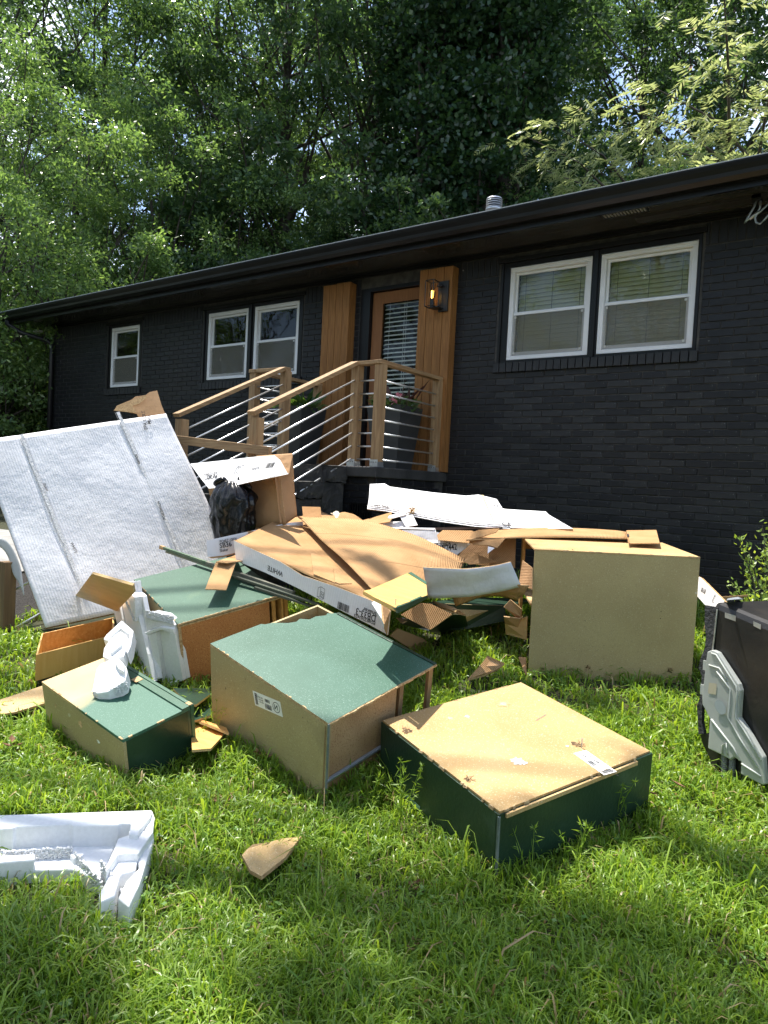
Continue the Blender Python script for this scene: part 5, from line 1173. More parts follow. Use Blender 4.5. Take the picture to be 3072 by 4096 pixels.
# labelled white slab: flattened carton with print on its near edge
sa, sb_ = at(829, 2229, y=-3.42), at(1160, 2152, y=-2.78); sc_ = at(828, 2161, y=-3.42); sd_ = at(1150, 2092, y=-2.78)
up_ = (sc_-sa+sd_-sb_)/2; slb = empty('flat_carton', (sa+sb_)/2, 'long flat white carton marked SB36 behind the green topped cabinet', 'carton')
obj('carton_body', obox(sa, sb_-sa, np.array([.04, .12, .01]), up_), CARDW, slb, bevel=.004)
pS = plane3(sa, sb_, sc_); SS = lambda x, y, o=.002: at(*LL(x, y), pl=pS)+pS[1]*o
sx = SS(880, 1050)-SS(712, 1085)
for tx, x0, y0, x1, y1, hh in (('PO#EZ110824', 712, 1078, 884, 1048, .022), ('SB36', 712, 1130, 834, 1108, .036), ('Shaker', 712, 1170, 800, 1155, .022)):
    write(tx, SS(x0, y0), SS(x1, y1)-SS(x0, y0), up_, hh, INK, slb, .002, width=float(np.linalg.norm(SS(x1, y1)-SS(x0, y0))))
cab_icon(SS(1080, 1062), sx, up_, .055, INK, slb)
put('torn_lower_edge', plate([SS(600, 1222, -.004), SS(870, 1178, -.004), SS(868, 1192, -.004), SS(720, 1225, -.004), SS(640, 1235, -.004)], .01), [CARDIN, CARDIN, CARDE], slb)
put('torn_flap', plate([SS(995, 955, .004), SS(1072, 955, .004), SS(1018, 1028, .006)], .003), [CARDIN, CARDIN, CARDE], slb)
# ================================================================== CARDBOARD TRAY AND SHEETS
KK = lambda x, y: (850+x/2.552, 1950+y/2.552)
tL, tR = at(944, 2244, z=.93), at(1551, 2540, z=.655)
td = tR-tL; th_ = np.array([td[1], -td[0], 0]); th_ /= np.linalg.norm(th_)
tp_ = (tL, th_+np.array([0, 0, -.03])); tn = tp_[1]/np.linalg.norm(tp_[1]); tp_ = (tL, tn)
TQ = lambda u, v, o=0: at(u, v, pl=tp_)+tn*o
tray = empty('printed_tray', (tL+tR)/2, 'white sided carton tray with upside down DB33-3 print across the pile', 'carton')
wall_pts = [(934, 2161), (1000, 2192), (1120, 2246), (1210, 2302), (1336, 2378-34), (1450, 2388), (1540, 2424), (1562, 2446), (1551, 2540), (1480, 2500), (1330, 2425), (1190, 2352), (1060, 2290), (944, 2243)]
put('side_wall', plate([TQ(*p) for p in wall_pts], .006), [CARDW, CARDIN, CARDE], tray)
put('corner_flap', plate([TQ(1488, 2412, .004), TQ(1536, 2379, .03), TQ(1600, 2460, .16), TQ(1618, 2478, .18), TQ(1600, 2500, .14), TQ(1551, 2540, .01), TQ(1562, 2446, .01)], .005, tn), [CARDW, CARDIN, CARDE], tray)
xd = TQ(*KK(565, 850))-TQ(*KK(720, 915)); yd = np.cross(xd, tn); yd = yd if yd[2] < 0 else -yd
def tw(s, x0, y0, x1, y1, h): p = TQ(*KK(x0, y0)); return write(s, p, TQ(*KK(x1, y1))-p, yd, h, INK, tray, .002, width=float(np.linalg.norm(TQ(*KK(x1, y1))-p)))
BB = lambda x, y: (800+x/1.5082, 1900+y/1.5082)
tw('WHITE', 722, 865, 568, 795, .034)
def tb(s, x0, y0, x1, y1, h): p = TQ(*BB(x0, y0)); return write(s, p, TQ(*BB(x1, y1))-p, yd, h, INK, tray, .002, width=float(np.linalg.norm(TQ(*BB(x1, y1))-p)))
tb('Shaker', 1070, 832, 985, 795, .026); tb('DB33-3', 1065, 850, 945, 800, .042); tb('PO#EZ062623', 1060, 888, 932, 836, .020)
barcode(TQ(*BB(903, 790), .001), xd, yd, .10, .045, INK, tray, 3); cab_icon(TQ(*BB(755, 690)), xd, yd, .062, GREYINK, tray, 3)
# brown inside sheet rising from the tray wall to the top of the pile
apex = at(1288, 2048, y=-2.05)
s00, s10 = TQ(936, 2163, -.006), TQ(1560, 2446, -.006)
put('inner_sheet', sheet(s00, s10, at(1850, 2262, y=-2.25), apex, .006, 14, 14, lambda s, t: .05*math.sin(math.pi*min(1, t))*(1-s), .006, 7), [CARD, CARDIN, CARDE], tray, smooth=True)
psh = plane3(s00, s10, apex)
o1 = sheet(at(1508, 2418, pl=psh)+psh[1]*.05, at(1800, 2400, y=-2.65)+np.array([0, 0, .02]), at(1862, 2256, y=-2.2)+np.array([0, 0, .05]), at(1186, 2118, pl=psh)+psh[1]*.10, .006, 24, 18, lambda s, t: .09*math.sin(math.pi*s)*t+.02*math.sin(math.pi*t), .006, 8)
ob = put('cardboard_sheet', o1, [CARD, CARDIN, CARDE], smooth=True); meta(ob, 'large creased brown cardboard sheet with pointed corner lying on top of the pile', 'cardboard')
o2 = sheet(at(1186, 2118, pl=psh)+psh[1]*.105, at(1640, 2200, y=-2.2), at(1420, 2062, y=-1.9), at(1275, 2090, y=-2.45), .006, 14, 8, lambda s, t: .05*math.sin(math.pi*s), .005, 9)
ob = put('cardboard_sheet', o2, [CARD, CARDIN, CARDE], smooth=True); meta(ob, 'arched brown cardboard sheet forming the crest of the pile behind the pointed one', 'cardboard')
e = at(1215, 2080, y=-2.5); pk = plane3(e, at(1285, 2082, y=-2.5), at(1212, 2027, y=-2.42))
ob = put('cardboard_flap', plate([at(u, v, pl=pk) for u, v in ((1208, 2026), (1281, 2028), (1286, 2083), (1214, 2079))], .006), [CARD, CARDIN, CARDE]); meta(ob, 'small square cardboard flap sticking up at the crest of the pile', 'cardboard')
ob = put('cardboard_flap', plate([at(u, v, pl=psh)+psh[1]*.035 for u, v in ((1213, 2082), (1284, 2086), (1262, 2140), (1222, 2112))], .006), [CARD, CARDIN, CARDE]); meta(ob, 'narrow cardboard piece just below the square flap at the crest', 'cardboard')
ob = put('cardboard_strip', plate([at(*KK(x, y), pl=psh)+psh[1]*.012 for x, y in ((985, 600), (1225, 840), (1250, 990), (1030, 900))], .006), [CARD, CARDIN, CARDE]); meta(ob, 'wedge of brown cardboard inside the tray, left of the pointed sheet', 'cardboard')
ob = put('cardboard_strip', plate([at(*KK(x, y), pl=psh)+psh[1]*.014 for x, y in ((1232, 850), (1420, 1000), (1290, 1003), (1250, 985))], .006), [CARD, CARDIN, CARDE]); meta(ob, 'small brown cardboard wedge beside the larger one in the tray', 'cardboard')
put('crumpled_tape', sheet(*[at(*KK(x, y), pl=psh)+psh[1]*.15 for x, y in ((1185, 430), (1275, 450), (1250, 500), (1215, 480))], .001, 6, 6, None, .008, 12), [mat('clear_tape', (.66, .58, .46), rough=.12)]*3, ob)
# torn cardboard tab hanging over the green top
tk = plane3(at(*(822.8, 2354.1), z=.80), at(*(908.9, 2358.0), z=.80), at(*(861.9, 2248.3), z=.93))
ob = put('cardboard_tab', plate([at(x/1.2762, 1500+y/1.2762, pl=tk) for x, y in ((1048, 1092), (1102, 955), (1128, 948), (1150, 955), (1205, 955), (1155, 1096))], .006), [CARD, CARDIN, CARDE])
meta(ob, 'brown cardboard tab lying on the green cabinet top across the stick', 'cardboard')
ob = put('cardboard_tab', plate([at(x/1.2762, 1500+y/1.2762, z=.94) for x, y in ((1102, 953), (1205, 918), (1240, 948), (1160, 958))], .006), [CARD, CARDIN, CARDE]); meta(ob, 'torn brown cardboard bit joining the tab to the printed tray', 'cardboard')
# yellow drawer box upside down with green ends
II = lambda x, y: (1350+x/1.8433, 2250+y/1.8433)
yp = plane3(at(*II(190, 215), z=.96), at(*II(430, 325), z=.93), at(*II(520, 75), z=1.0))
YQ = lambda x, y, o=0: at(*II(x, y), pl=yp)+yp[1]*o
yb = empty('drawer_box', YQ(430, 240), 'shallow yellow drawer lying upside down with green edges, below the pointed cardboard sheet', 'drawer')
put('bottom_board', plate([YQ(*p) for p in ((232, 203), (518, 78), (655, 160), (662, 240), (440, 320), (300, 248))], .012), [MAPLE, MAPLE, MAPLE], yb)
put('edge_board', plate([YQ(*p, .002) for p in ((190, 212), (230, 203), (300, 250), (440, 322), (428, 335), (270, 258))], .02), [MAPLE, MAPLE, MAPLE], yb)
put('green_edge', plate([YQ(*p, .003) for p in ((518, 80), (545, 74), (655, 145), (655, 165))], .012), [GREEN, GREEN, GREEN], yb)
pr_ = plane3(YQ(430, 338), YQ(662, 242), YQ(430, 338)-np.array([0, .01, .1])); put('front_rail', plate([at(*II(x, y), pl=pr_) for x, y in ((428, 338), (662, 243), (668, 262), (452, 374))], .014), [GREEND, GREEND, GREEND], yb)
put('green_edge', plate([YQ(*p, .002) for p in ((436, 322), (470, 312), (478, 318), (442, 332))], .01), [GREEN, GREEN, GREEN], yb); put('green_edge', plate([YQ(*p, .002) for p in ((535, 283), (615, 248), (622, 256), (545, 290))], .01), [GREEN, GREEN, GREEN], yb)
c = YQ(428, 318, .003); obj('screw', tube([c, c+np.array([0, 0, .028])], .002, 6), ZINC, yb); obj('screw_head', lathe(c+np.array([0, 0, .028]), [(.004, 0), (.004, .002)], 8), ZINC, yb)
# striped cardboard flap
kp = plane3(at(*II(680, 495), z=.70), at(*II(465, 385), z=.76), at(*II(845, 380), z=.80))
ob = put('cardboard_flap', plate([at(*II(x, y), pl=kp) for x, y in ((465, 385), (612, 298), (690, 305), (845, 380), (690, 492), (675, 495))], .007), [CARD, CARDIN, CARDE]); meta(ob, 'lozenge of ribbed brown cardboard sticking out below the yellow drawer', 'cardboard')
ob = put('cardboard_flap', plate([at(*II(x, y), z=.62) for x, y in ((430, 405), (530, 420), (480, 445), (500, 400))][:3]+[], .006), [CARDIN, CARDIN, CARDE]); meta(ob, 'small torn brown cardboard corner under the printed tray end', 'cardboard')
# curved white flap
JJ = lambda x, y: (1400+x/1.508, 1900+y/1.508)
def wq(x, y, yy): return at(*JJ(x, y), y=yy)
w1 = sheet(wq(470, 740, -2.90), wq(1035, 675, -2.55), wq(970, 525, -2.64), wq(442, 560, -3.0), .007, 16, 8, lambda s, t: .045*math.sin(math.pi*s), .004, 13)
ob = put('white_flap', w1, [mat('shaded_white_liner', (.50, .51, .53), (.58, .59, .61), 5, .55, .9, 7, dist=.02, spec=.3), CARDIN, CARDE], smooth=True); meta(ob, 'wrinkled white carton flap, greyed as in shade, curving in front of the tall cabinet', 'carton')  # white liner toned down to grey, its shade painted into the colour
w2 = sheet(wq(640, 790, -2.60), wq(1010, 760, -2.5), wq(1080, 672, -2.55), wq(600, 700, -2.8), .006, 12, 6, lambda s, t: -.04*math.sin(math.pi*s), .006, 14)
ob = put('cardboard_sheet', w2, [CARDIN, CARDIN, CARDE], smooth=True); meta(ob, 'sagging brown cardboard belly under the wrinkled white flap', 'cardboard')
vt = plane3(at(*JJ(1020, 655), y=-2.40), at(*JJ(1085, 670), y=-2.46), at(*JJ(1040, 515), y=-2.36))
ob = put('cardboard_piece', plate([at(*JJ(x, y), pl=vt) for x, y in ((1018, 655), (1040, 513), (1048, 520), (1100, 560), (1098, 690), (1040, 672))], .006), [CARDIN, CARDIN, CARDE]); meta(ob, 'upright brown cardboard piece at the open side of the tall cabinet', 'cardboard')
# boards crumpled under the tall cabinet's open side
for k, (L_, yy, zt_, m_, lb) in enumerate((([(1225, 330), (1275, 275), (1358, 345), (1350, 400), (1330, 415)], -2.42, 0, CARDIN, 'folded brown card under the sagging belly'), ([(1225, 400), (1345, 415), (1365, 400), (1330, 480), (1235, 450)], -2.40, 0, CARDIN, 'lower brown card fold beside the cabinet'), ([(1235, 455), (1400, 400), (1395, 570), (1240, 530)], -2.2, 0, VENEER, 'pale wood board inside the shaded gap left of the tall cabinet'))):
    ob = put('cardboard_piece' if k < 2 else 'loose_board', plate([at(*II(x, y), y=yy+.02*i) for i, (x, y) in enumerate(L_)], .008), [m_, m_, CARDE]); meta(ob, lb, 'cardboard' if k < 2 else 'board')
# dark green cabinet lying in the shade behind
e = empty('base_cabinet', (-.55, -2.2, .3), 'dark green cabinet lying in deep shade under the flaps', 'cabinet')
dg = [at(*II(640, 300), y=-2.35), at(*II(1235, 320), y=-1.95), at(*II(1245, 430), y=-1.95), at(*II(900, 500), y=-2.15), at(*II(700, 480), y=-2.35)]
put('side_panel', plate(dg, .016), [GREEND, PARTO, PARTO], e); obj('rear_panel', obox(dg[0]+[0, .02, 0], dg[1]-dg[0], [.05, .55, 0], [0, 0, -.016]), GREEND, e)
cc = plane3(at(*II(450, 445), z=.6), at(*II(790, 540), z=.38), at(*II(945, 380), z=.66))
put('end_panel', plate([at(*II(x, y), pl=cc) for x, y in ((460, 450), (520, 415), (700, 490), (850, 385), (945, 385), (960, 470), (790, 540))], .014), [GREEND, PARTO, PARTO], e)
ob = put('wood_strip', plate([at(*II(x, y), z=.70) for x, y in ((705, 280), (860, 330), (945, 383), (880, 365), (760, 325))], .012), [PART, PART, CARDE]); meta(ob, 'splintered tan strip behind the ribbed cardboard lozenge', 'wood strip')
# boards leaning right of the open cabinet
lp = plane3(at(*II(395, 545), z=.50), at(*II(820, 750), z=.16), at(*II(640, 570), z=.42))
ob = put('loose_board', plate([at(*II(x, y), pl=lp) for x, y in ((395, 545), (450, 490), (640, 565), (822, 735), (820, 752), (715, 762), (560, 650))], .012), [mat('brown_hardboard', (.36, .21, .10), (.42, .26, .13), 4, .6), CARDIN, PART]); meta(ob, 'brown hardboard triangle sliding off behind the open green cabinet', 'board')
ob = put('loose_board', plate([at(*II(x, y), pl=lp)+[0, 0, .06] for x, y in ((455, 485), (480, 470), (675, 555), (672, 566), (600, 548))], .006), [CARDW, CARDIN, CARDE]); meta(ob, 'thin white faced card sliver above the hardboard triangle', 'cardboard')
ob = put('loose_board', plate([at(*II(x, y), z=.17) for x, y in ((510, 915), (640, 820), (750, 770), (770, 790), (700, 870), (560, 915))], .01), [mat('greyed_board', (.42, .40, .33), rough=.7), CARDIN, PART]); meta(ob, 'greyish board flat on the grass behind the open cabinet stile', 'board')
e = empty('drawer_box', at(*II(570, 1060), z=.10), 'pale wood box end inside the open green cabinet', 'drawer')
bx0 = at(*II(508, 1085), z=.12); bx1 = at(*II(636, 1050), z=.12); obj('end_board', obox(bx0, bx1-bx0, [-.1, .25, .02], at(*II(510, 972), x=bx0[0])-bx0), VENEER, e)
# triangle shard on the grass
for k, (L_, m_, lb, th_k) in enumerate((([II(960, 860), II(1055, 755), II(1105, 686), II(1232, 742), II(1180, 785), II(1075, 830)], CARDIN, 'tan triangular board shard on the shaded grass left of the tall cabinet', .012),
        ([(968, 3420), (990, 3395), (1010, 3378), (1030, 3375), (1080, 3368), (1120, 3355), (1205, 3345), (1140, 3430), (1045, 3505), (1000, 3480)], PART, 'torn particleboard scrap lying alone on the front lawn', .016),
        ([(-20, 2805), (172, 2742), (178, 2812), (60, 2848), (-20, 2860)], PART, 'flat tan board at the left frame edge behind the small cabinet', .012),
        ([II(1335, 695), II(1392, 700), II(1395, 835), II(1375, 800)], CARD, 'tan card scrap at the lower left corner of the tall cabinet', .006))):
    c = np.mean(L_, 0); zg = float(gz(*at(c[0], c[1], z=.1)[:2])); c_ = at(c[0], c[1], z=zg); zg = float(gz(c_[0], c_[1]))+.045
    P = []
    for i, (u, v) in enumerate(L_):
        p_ = at(u, v, z=zg); p_ = at(u, v, z=float(gz(p_[0], p_[1]))+.075+.012*math.sin(i)); P.append(p_)
    ob = put('board_shard', plate(P, th_k, np.array([.05, -.14, 1.0])/1.01), [m_ if k else CARD, m_, CARDE]); meta(ob, lb, 'board')
# pieces under the orange cabinet
for k, (L_, zz, m_, nm, lb) in enumerate((([(1150, 752), (1390, 752), (1395, 790), (1300, 860), (1240, 850)], .25, GREEND, 'loose_board', 'dark green panel piece wedged between the small and the open cabinets'), ([(1240, 850), (1400, 795), (1400, 930), (1290, 965), (1260, 900)], .19, GREEND, 'loose_board', 'second dark green panel piece lower in the same gap'),
      ([(1255, 945), (1290, 945), (1500, 1010), (1520, 1050), (1430, 1010)], .19, ORWOOD, 'wood_strip', 'reddish wood strip in the grass between the cabinets'), ([(1265, 990), (1400, 1000), (1500, 1030), (1465, 1080), (1400, 1150), (1275, 1160)], .17, MAPLE, 'loose_board', 'yellow veneered scrap in the grass between the cabinets'))):
    ob = put(nm, plate([at(*D_(x, y), z=zz+.01*i) for i, (x, y) in enumerate(L_)], .012), [m_, m_, PART]); meta(ob, lb, 'board' if nm == 'loose_board' else 'wood strip')
# ================================================================== CARTONS AT THE BACK OF THE PILE
def flat(name, L_, pl, th, mats, label, cat='carton', f=JJ): ob = put(name, plate([at(*f(x, y), pl=pl) for x, y in L_], th), mats); meta(ob, label, cat); return ob
kW = plane3(at(*JJ(110, 190), y=-1.95), at(*JJ(970, 300), y=-1.60), at(*JJ(235, 60), y=-1.55))
WQ = lambda x, y, o=0: at(*JJ(x, y), pl=kW)+kW[1]*o
ws = empty('flattened_carton', WQ(500, 200), 'thick stack of bright white flattened cartons propped on the back of the pile', 'carton')
LW = [(112, 185), (120, 55), (210, 52), (240, 70), (500, 105), (700, 125), (775, 118), (885, 145), (975, 290), (972, 303), (760, 290), (560, 262), (400, 232), (235, 200)]
for k, (dz_, lb) in enumerate(((0, 'outer_layer'), (-.014, 'middle_layer'), (-.030, 'lower_layer'))):
    P = [WQ(x+(3 if k else 0)*k, y, dz_)-np.array([0, .0, .0]) for x, y in LW]
    if k: P = [p+np.array([-.0, -.018*k, 0])*(1 if i > 6 or i < 1 else 0) for i, p in enumerate(P)]
    put(lb, plate(P, .007), [CARDW, CARDW, mat('layered_edge', (.60, .58, .55), (.3, .2, .12), 40, .9)], ws)
put('end_flap', plate([WQ(x, y, .006) for x, y in ((114, 180), (122, 58), (208, 55), (238, 72), (240, 198), (200, 190))], .004), [CARDW, CARDW, CARDE], ws); put('tape', plate([WQ(x, y, .002) for x, y in ((790, 122), (805, 122), (872, 285), (862, 284))], .002), [TAPE, TAPE, TAPE], ws)
put('print_face', plate([WQ(890, 285, .002), WQ(972, 287, .002), WQ(972, 302, .002), WQ(890, 298, .002)], .001), [CARDW]*3, ws)
write('RICE', WQ(955, 272, .002), WQ(938, 304)-WQ(955, 272)+0, WQ(955, 272)-WQ(925, 278)+0 if False else WQ(900, 288)-WQ(955, 288), .03, INK, ws, .003) if False else None
write('CE', WQ(912, 300, .003), WQ(936, 302)-WQ(912, 300), WQ(912, 270)-WQ(912, 300), .045, INK, ws, .003); write('SH FH', WQ(140, 192, .007), WQ(205, 198)-WQ(140, 192), WQ(140, 180)-WQ(140, 192), .035, INK, ws, .006); barcode(WQ(858, 190, .003), WQ(890, 193)-WQ(858, 190), WQ(858, 180)-WQ(858, 190), .05, .03, INK, ws)
# little tuft of dry plant debris on it
dcl = WQ(378, 225, .01); T2 = unit(rng.normal(size=(60, 3))+np.array([0, 0, .6])); v_, f_ = leaves_quads(np.tile(dcl, (60, 1))+rng.normal(size=(60, 3))*.012, T2, unit(rng.normal(size=(60, 3))), np.full(60, .04), np.full(60, .008))
ob = obj('dry_plant', (v_, [tuple(q_) for q_ in f_]), mat('dry_straw', (.45, .27, .08), rough=.8)); meta(ob, 'small tuft of dry brown seed heads caught on the front edge of the white stack', 'plant')
k2 = plane3(at(*JJ(960, 318), y=-1.50), at(*JJ(1345, 324), y=-1.42), at(*JJ(1180, 222), y=-1.0))
ob = flat('flattened_carton', [(925, 318), (915, 200), (945, 206), (1180, 220), (1200, 240), (1345, 324)], k2, .02, [CARDW, CARDW, CARDE], 'smooth white flattened carton behind the stack, nearest the brick wall')
write('SOLID HARDWOOD', at(*JJ(1140, 278), pl=k2), at(*JJ(1250, 290), pl=k2)-at(*JJ(1140, 278), pl=k2), at(*JJ(1140, 260), pl=k2)-at(*JJ(1140, 278), pl=k2), .018, GREYINK, ob, .003)
kb = plane3(at(*JJ(75, 272), y=-1.9), at(*JJ(250, 225), y=-1.75), at(*JJ(160, 310), y=-2.0)+[0, 0, -.03])
kb = (at(*JJ(75, 272), y=-1.95), np.array([-.2, -.5, .8])/np.linalg.norm([-.2, -.5, .8]))
flat('cardboard_sheet', [(70, 275), (250, 224), (252, 262), (240, 282), (120, 300)], kb, .006, [CARD, CARDIN, CARDE], 'brown cardboard corner between the crest and the white stack', 'cardboard')
kc = (at(*JJ(300, 300), y=-2.0), np.array([.1, -.8, .6]))
kc = (kc[0], kc[1]/np.linalg.norm(kc[1]))
oc = empty('open_carton', at(*JJ(330, 300), pl=kc), 'small white carton with open end flaps under the bright stack', 'carton')
for nm, L_, m_, o_ in (('side_wall', [(100, 288), (330, 278), (350, 322), (165, 328)], CARDW, 0), ('end_flap', [(238, 278), (245, 262), (335, 235), (348, 240), (345, 258), (270, 278)], CARDW, .04), ('end_flap', [(308, 264), (385, 252), (415, 315), (345, 326)], CARDW, .03), ('end_flap', [(432, 345), (520, 333), (535, 418), (450, 424)], CARDW, .02), ('top_edge', [(168, 325), (520, 333), (515, 342), (330, 338), (180, 332)], CARDW, .03)):
    put(nm, plate([at(*JJ(x, y), pl=kc)+kc[1]*o_ for x, y in L_], .006), [m_, CARDW, CARDE], oc)
flat('carton_strip', [(340, 325), (640, 312), (920, 316), (640, 328), (400, 331)], (at(*JJ(640, 320), y=-1.75), kc[1]), .01, [mat('reddish_card_edge', (.25, .15, .12), rough=.9)]*3, 'thin dark card edge under the white stack')
# dark carton with printed side
kd = (at(*JJ(560, 440), y=-2.05), np.array([.15, -.95, .25])); kd = (kd[0], kd[1]/np.linalg.norm(kd[1]))
dc = empty('printed_carton', at(*JJ(560, 480), pl=kd), 'carton marked DCW2442 in the shade beneath the white stack', 'carton')
put('front_panel', plate([at(*JJ(x, y), pl=kd) for x, y in ((200, 330), (440, 335), (530, 345), (740, 400), (700, 440), (620, 500), (560, 520), (300, 500))], .006), [CARDW, CARDIN, CARDE], dc)
def dw(s, x0, y0, x1, y1, h): p = at(*JJ(x0, y0), pl=kd); return write(s, p, at(*JJ(x1, y1), pl=kd)-p, [0, .2, 1], h, INK, dc, .003, width=float(np.linalg.norm(at(*JJ(x1, y1), pl=kd)-p)))
dw('PO#EZ120524', 492, 440, 607, 424, .028); dw('DCW2442', 495, 466, 646, 450, .050); dw('Shaker', 495, 482, 566, 476, .026); barcode(at(*JJ(330, 395), pl=kd), [1, 0, -.1], [0, .2, 1], .09, .06, INK, dc)
kd2 = (kd[0]+[0, .12, 0], kd[1])
put('inner_panel', plate([at(*JJ(x, y), pl=kd2) for x, y in ((700, 430), (740, 380), (1000, 375), (995, 560), (900, 560), (620, 520))], .008), [CARDIN, CARDIN, CARDE], dc)
put('inner_panel', plate([at(*JJ(x, y), pl=(kd[0]+[0, .05, 0], kd[1])) for x, y in ((640, 495), (740, 470), (900, 525), (720, 540))], .006), [CARDIN, CARDIN, CARDE], dc)
# brown torn sheet and the long strip across the tall cabinet
kt = (Tc.P(0, .5, .844)+np.array([0, 0, .03]), np.array([-.05, -.25, .97])/1.003)
kk = (at(*JJ(620, 370), y=-2.05), np.array([0, -.75, .66]))
flat('cardboard_sheet', [(525, 362), (560, 332), (735, 335), (760, 350), (745, 395), (735, 412), (532, 392)], kk, .006, [CARD, CARDIN, CARDE], 'torn brown cardboard piece left of the long strip', 'cardboard')
flat('cardboard_sheet', [(745, 395), (905, 385), (938, 378), (888, 440), (845, 425), (738, 418)], (kk[0]+[0, -.02, 0], kk[1]), .006, [CARD, CARDIN, CARDE], 'frayed brown cardboard hanging below the long strip', 'cardboard')
ob = put('paper_scrap', plate([at(*JJ(x, y), pl=(kk[0]+[0, -.02, 0], kk[1])) for x, y in ((832, 430), (872, 440), (830, 474))], .003), [CARDW]*3); meta(ob, 'pointed white paper scrap hanging under the frayed cardboard', 'paper')
CC = lambda x, y: (1400+x/1.106, 1850+y/1.106)
def tpq(x, y, o): return at(*CC(x, y), pl=(Tc.P(0, 0, .844)+Tc.M[:, 2]*o, Tc.M[:, 2]))
g1 = at(*CC(512, 345), y=-2.15); g2 = at(*CC(545, 305), y=-1.95)
strip = empty('cardboard_strip', tpq(1000, 320, .02), 'long brown cardboard strip lying over the tall cabinet and reaching left', 'cardboard')
put('strip', sheet(g1, tpq(1232, 338, .03), tpq(1225, 302, .03), g2, .006, 24, 4, lambda s, t: .025*math.sin(math.pi*s), .003, 15), [CARD, CARDIN, CARDE], strip, smooth=True)
put('end_tab', plate([tpq(1230, 352, .04), tpq(1222, 300, .05), tpq(1355, 298, .07), tpq(1369, 352, .045), tpq(1368, 357, .04), tpq(1240, 357, .03)], .006), [CARD, CARDIN, CARDE], strip)
put('torn_hole', plate([tpq(1224, 318, .045), tpq(1232, 312, .045), tpq(1236, 325, .045), tpq(1228, 330, .045)], .002), [INK]*3, strip)
flat('cardboard_sheet', [(700, 395), (725, 350), (780, 330), (900, 322), (880, 345), (800, 370)], (kk[0]+[0, -.03, .01], kk[1]), .006, [CARD, CARDIN, CARDE], 'pointed left end of brown cardboard under the long strip', 'cardboard')
# long thin brown edge from the crest down to the white flap
flat('cardboard_edge', [(368, 400), (380, 405), (690, 525), (640, 532)], (at(*JJ(500, 460), y=-2.25), np.array([0, -.6, .8])), .006, [CARD, CARDIN, CARDE], 'long brown cardboard edge slanting down right of the crest', 'cardboard')
# white printed carton behind the appliance
GG = lambda x, y: (2600+x/1.58, 2000+y/1.58)
kg = plane3(at(*GG(310, 600), y=-1.6), at(*GG(470, 640), y=-2.0), at(*GG(320, 490), y=-1.5))
wp = empty('printed_carton', at(*GG(380, 640), pl=kg), 'white carton with bar code sloping down between the tall cabinet and the black appliance', 'carton')
put('panel', plate([at(*GG(x, y), pl=kg) for x, y in ((300, 480), (320, 490), (470, 640), (440, 690), (350, 665), (300, 610))], .02), [CARDW, CARDW, CARDE], wp)
gx = at(*GG(440, 640), pl=kg)-at(*GG(330, 570), pl=kg); barcode(at(*GG(318, 575), pl=kg)+kg[1]*.001, gx, np.array([.3, 0, 1]), .11, .03, INK, wp); cab_icon(at(*GG(392, 640), pl=kg), gx, [.3, 0, 1], .045, GREYINK, wp)
ob = put('cardboard_edge', plate([at(*GG(x, y), y=-1.7) for x, y in ((445, 612), (620, 600), (610, 612), (470, 634))], .01), [CARD, CARDIN, CARDE]); meta(ob, 'brown cardboard edge behind the black appliance', 'cardboard')
# ================================================================== BLACK APPLIANCE
k0 = at(2842, 3112, z=.13); k1 = at(3072, 3268, z=.075); ax_ = (k1-k0)/np.linalg.norm(k1-k0); ax_ = ax_*.60
t0 = at(*GG(425, 668), pl=(k0, np.cross(ax_, [0, 0, 1.])/.6)); uz_ = t0-k0
uz_ = np.array([uz_[0]*.5, uz_[1]*.5, uz_[2]])
bk_ = np.cross(uz_, ax_); bk_ /= np.linalg.norm(bk_); bk_ = bk_*(.58 if np.dot(bk_, np.array([.3, 1, 0])) > 0 else -.58)
dwr = empty('dishwasher', k0, 'black stripped dishwasher with a translucent water duct at the right frame edge', 'appliance')
ax1, uz1, bk1 = ax_/.60, uz_/np.linalg.norm(uz_), bk_/.58
Hd = float(np.linalg.norm(uz_))
PF = mat('black_felt', (.022, .022, .024), (.06, .062, .066), 24, .95, 1, 60, dist=.01); TUB = mat('black_plastic_tub', (.014, .014, .015), (.03, .028, .025), 5, .33, .3, 40, dist=.003, extra=spec_layers(((.09, .07, .05), 4, .6, .85, 6),))
tub_o = k0+uz1*.185-ax1*.045
obj('tub', obox(tub_o, ax1*.62, bk1*.56, uz1*(Hd-.17)), TUB, dwr, bevel=.035)
dpt = (k0, -bk1)
DQ = lambda x, y, o=0: at(*GG(x, y), pl=(k0-bk1*.0, -bk1))-bk1*o
strp = [(350, 665), (430, 680), (415, 760), (400, 900), (385, 1000), (350, 1130), (335, 1220), (330, 1400), (345, 1480), (310, 1480), (300, 1300), (320, 1240), (330, 1110), (312, 1060), (320, 1010), (350, 930), (358, 860), (348, 790)]
put('felt_blanket', plate([DQ(*p, .004) for p in strp], .02), [PF, PF, PF], dwr)
obj('front_band', tube([DQ(430, 690, .006), DQ(412, 860, .006), DQ(400, 950, .006)], .004, 6), STEEL, dwr)
DUCT = mat('translucent_duct', (.50, .53, .50), (.56, .58, .55), 5, .22, .15, 6, trans=.35, spec=.5, dist=.006)
duct = [(392, 955), (425, 945), (458, 960), (590, 1160), (602, 1200), (590, 1370), (640, 1440), (746, 1620), (760, 1790), (740, 1795), (602, 1725), (606, 1650), (560, 1620), (540, 1638), (470, 1600), (395, 1565), (408, 1380), (360, 1290), (358, 1240), (375, 1090), (385, 1000)]
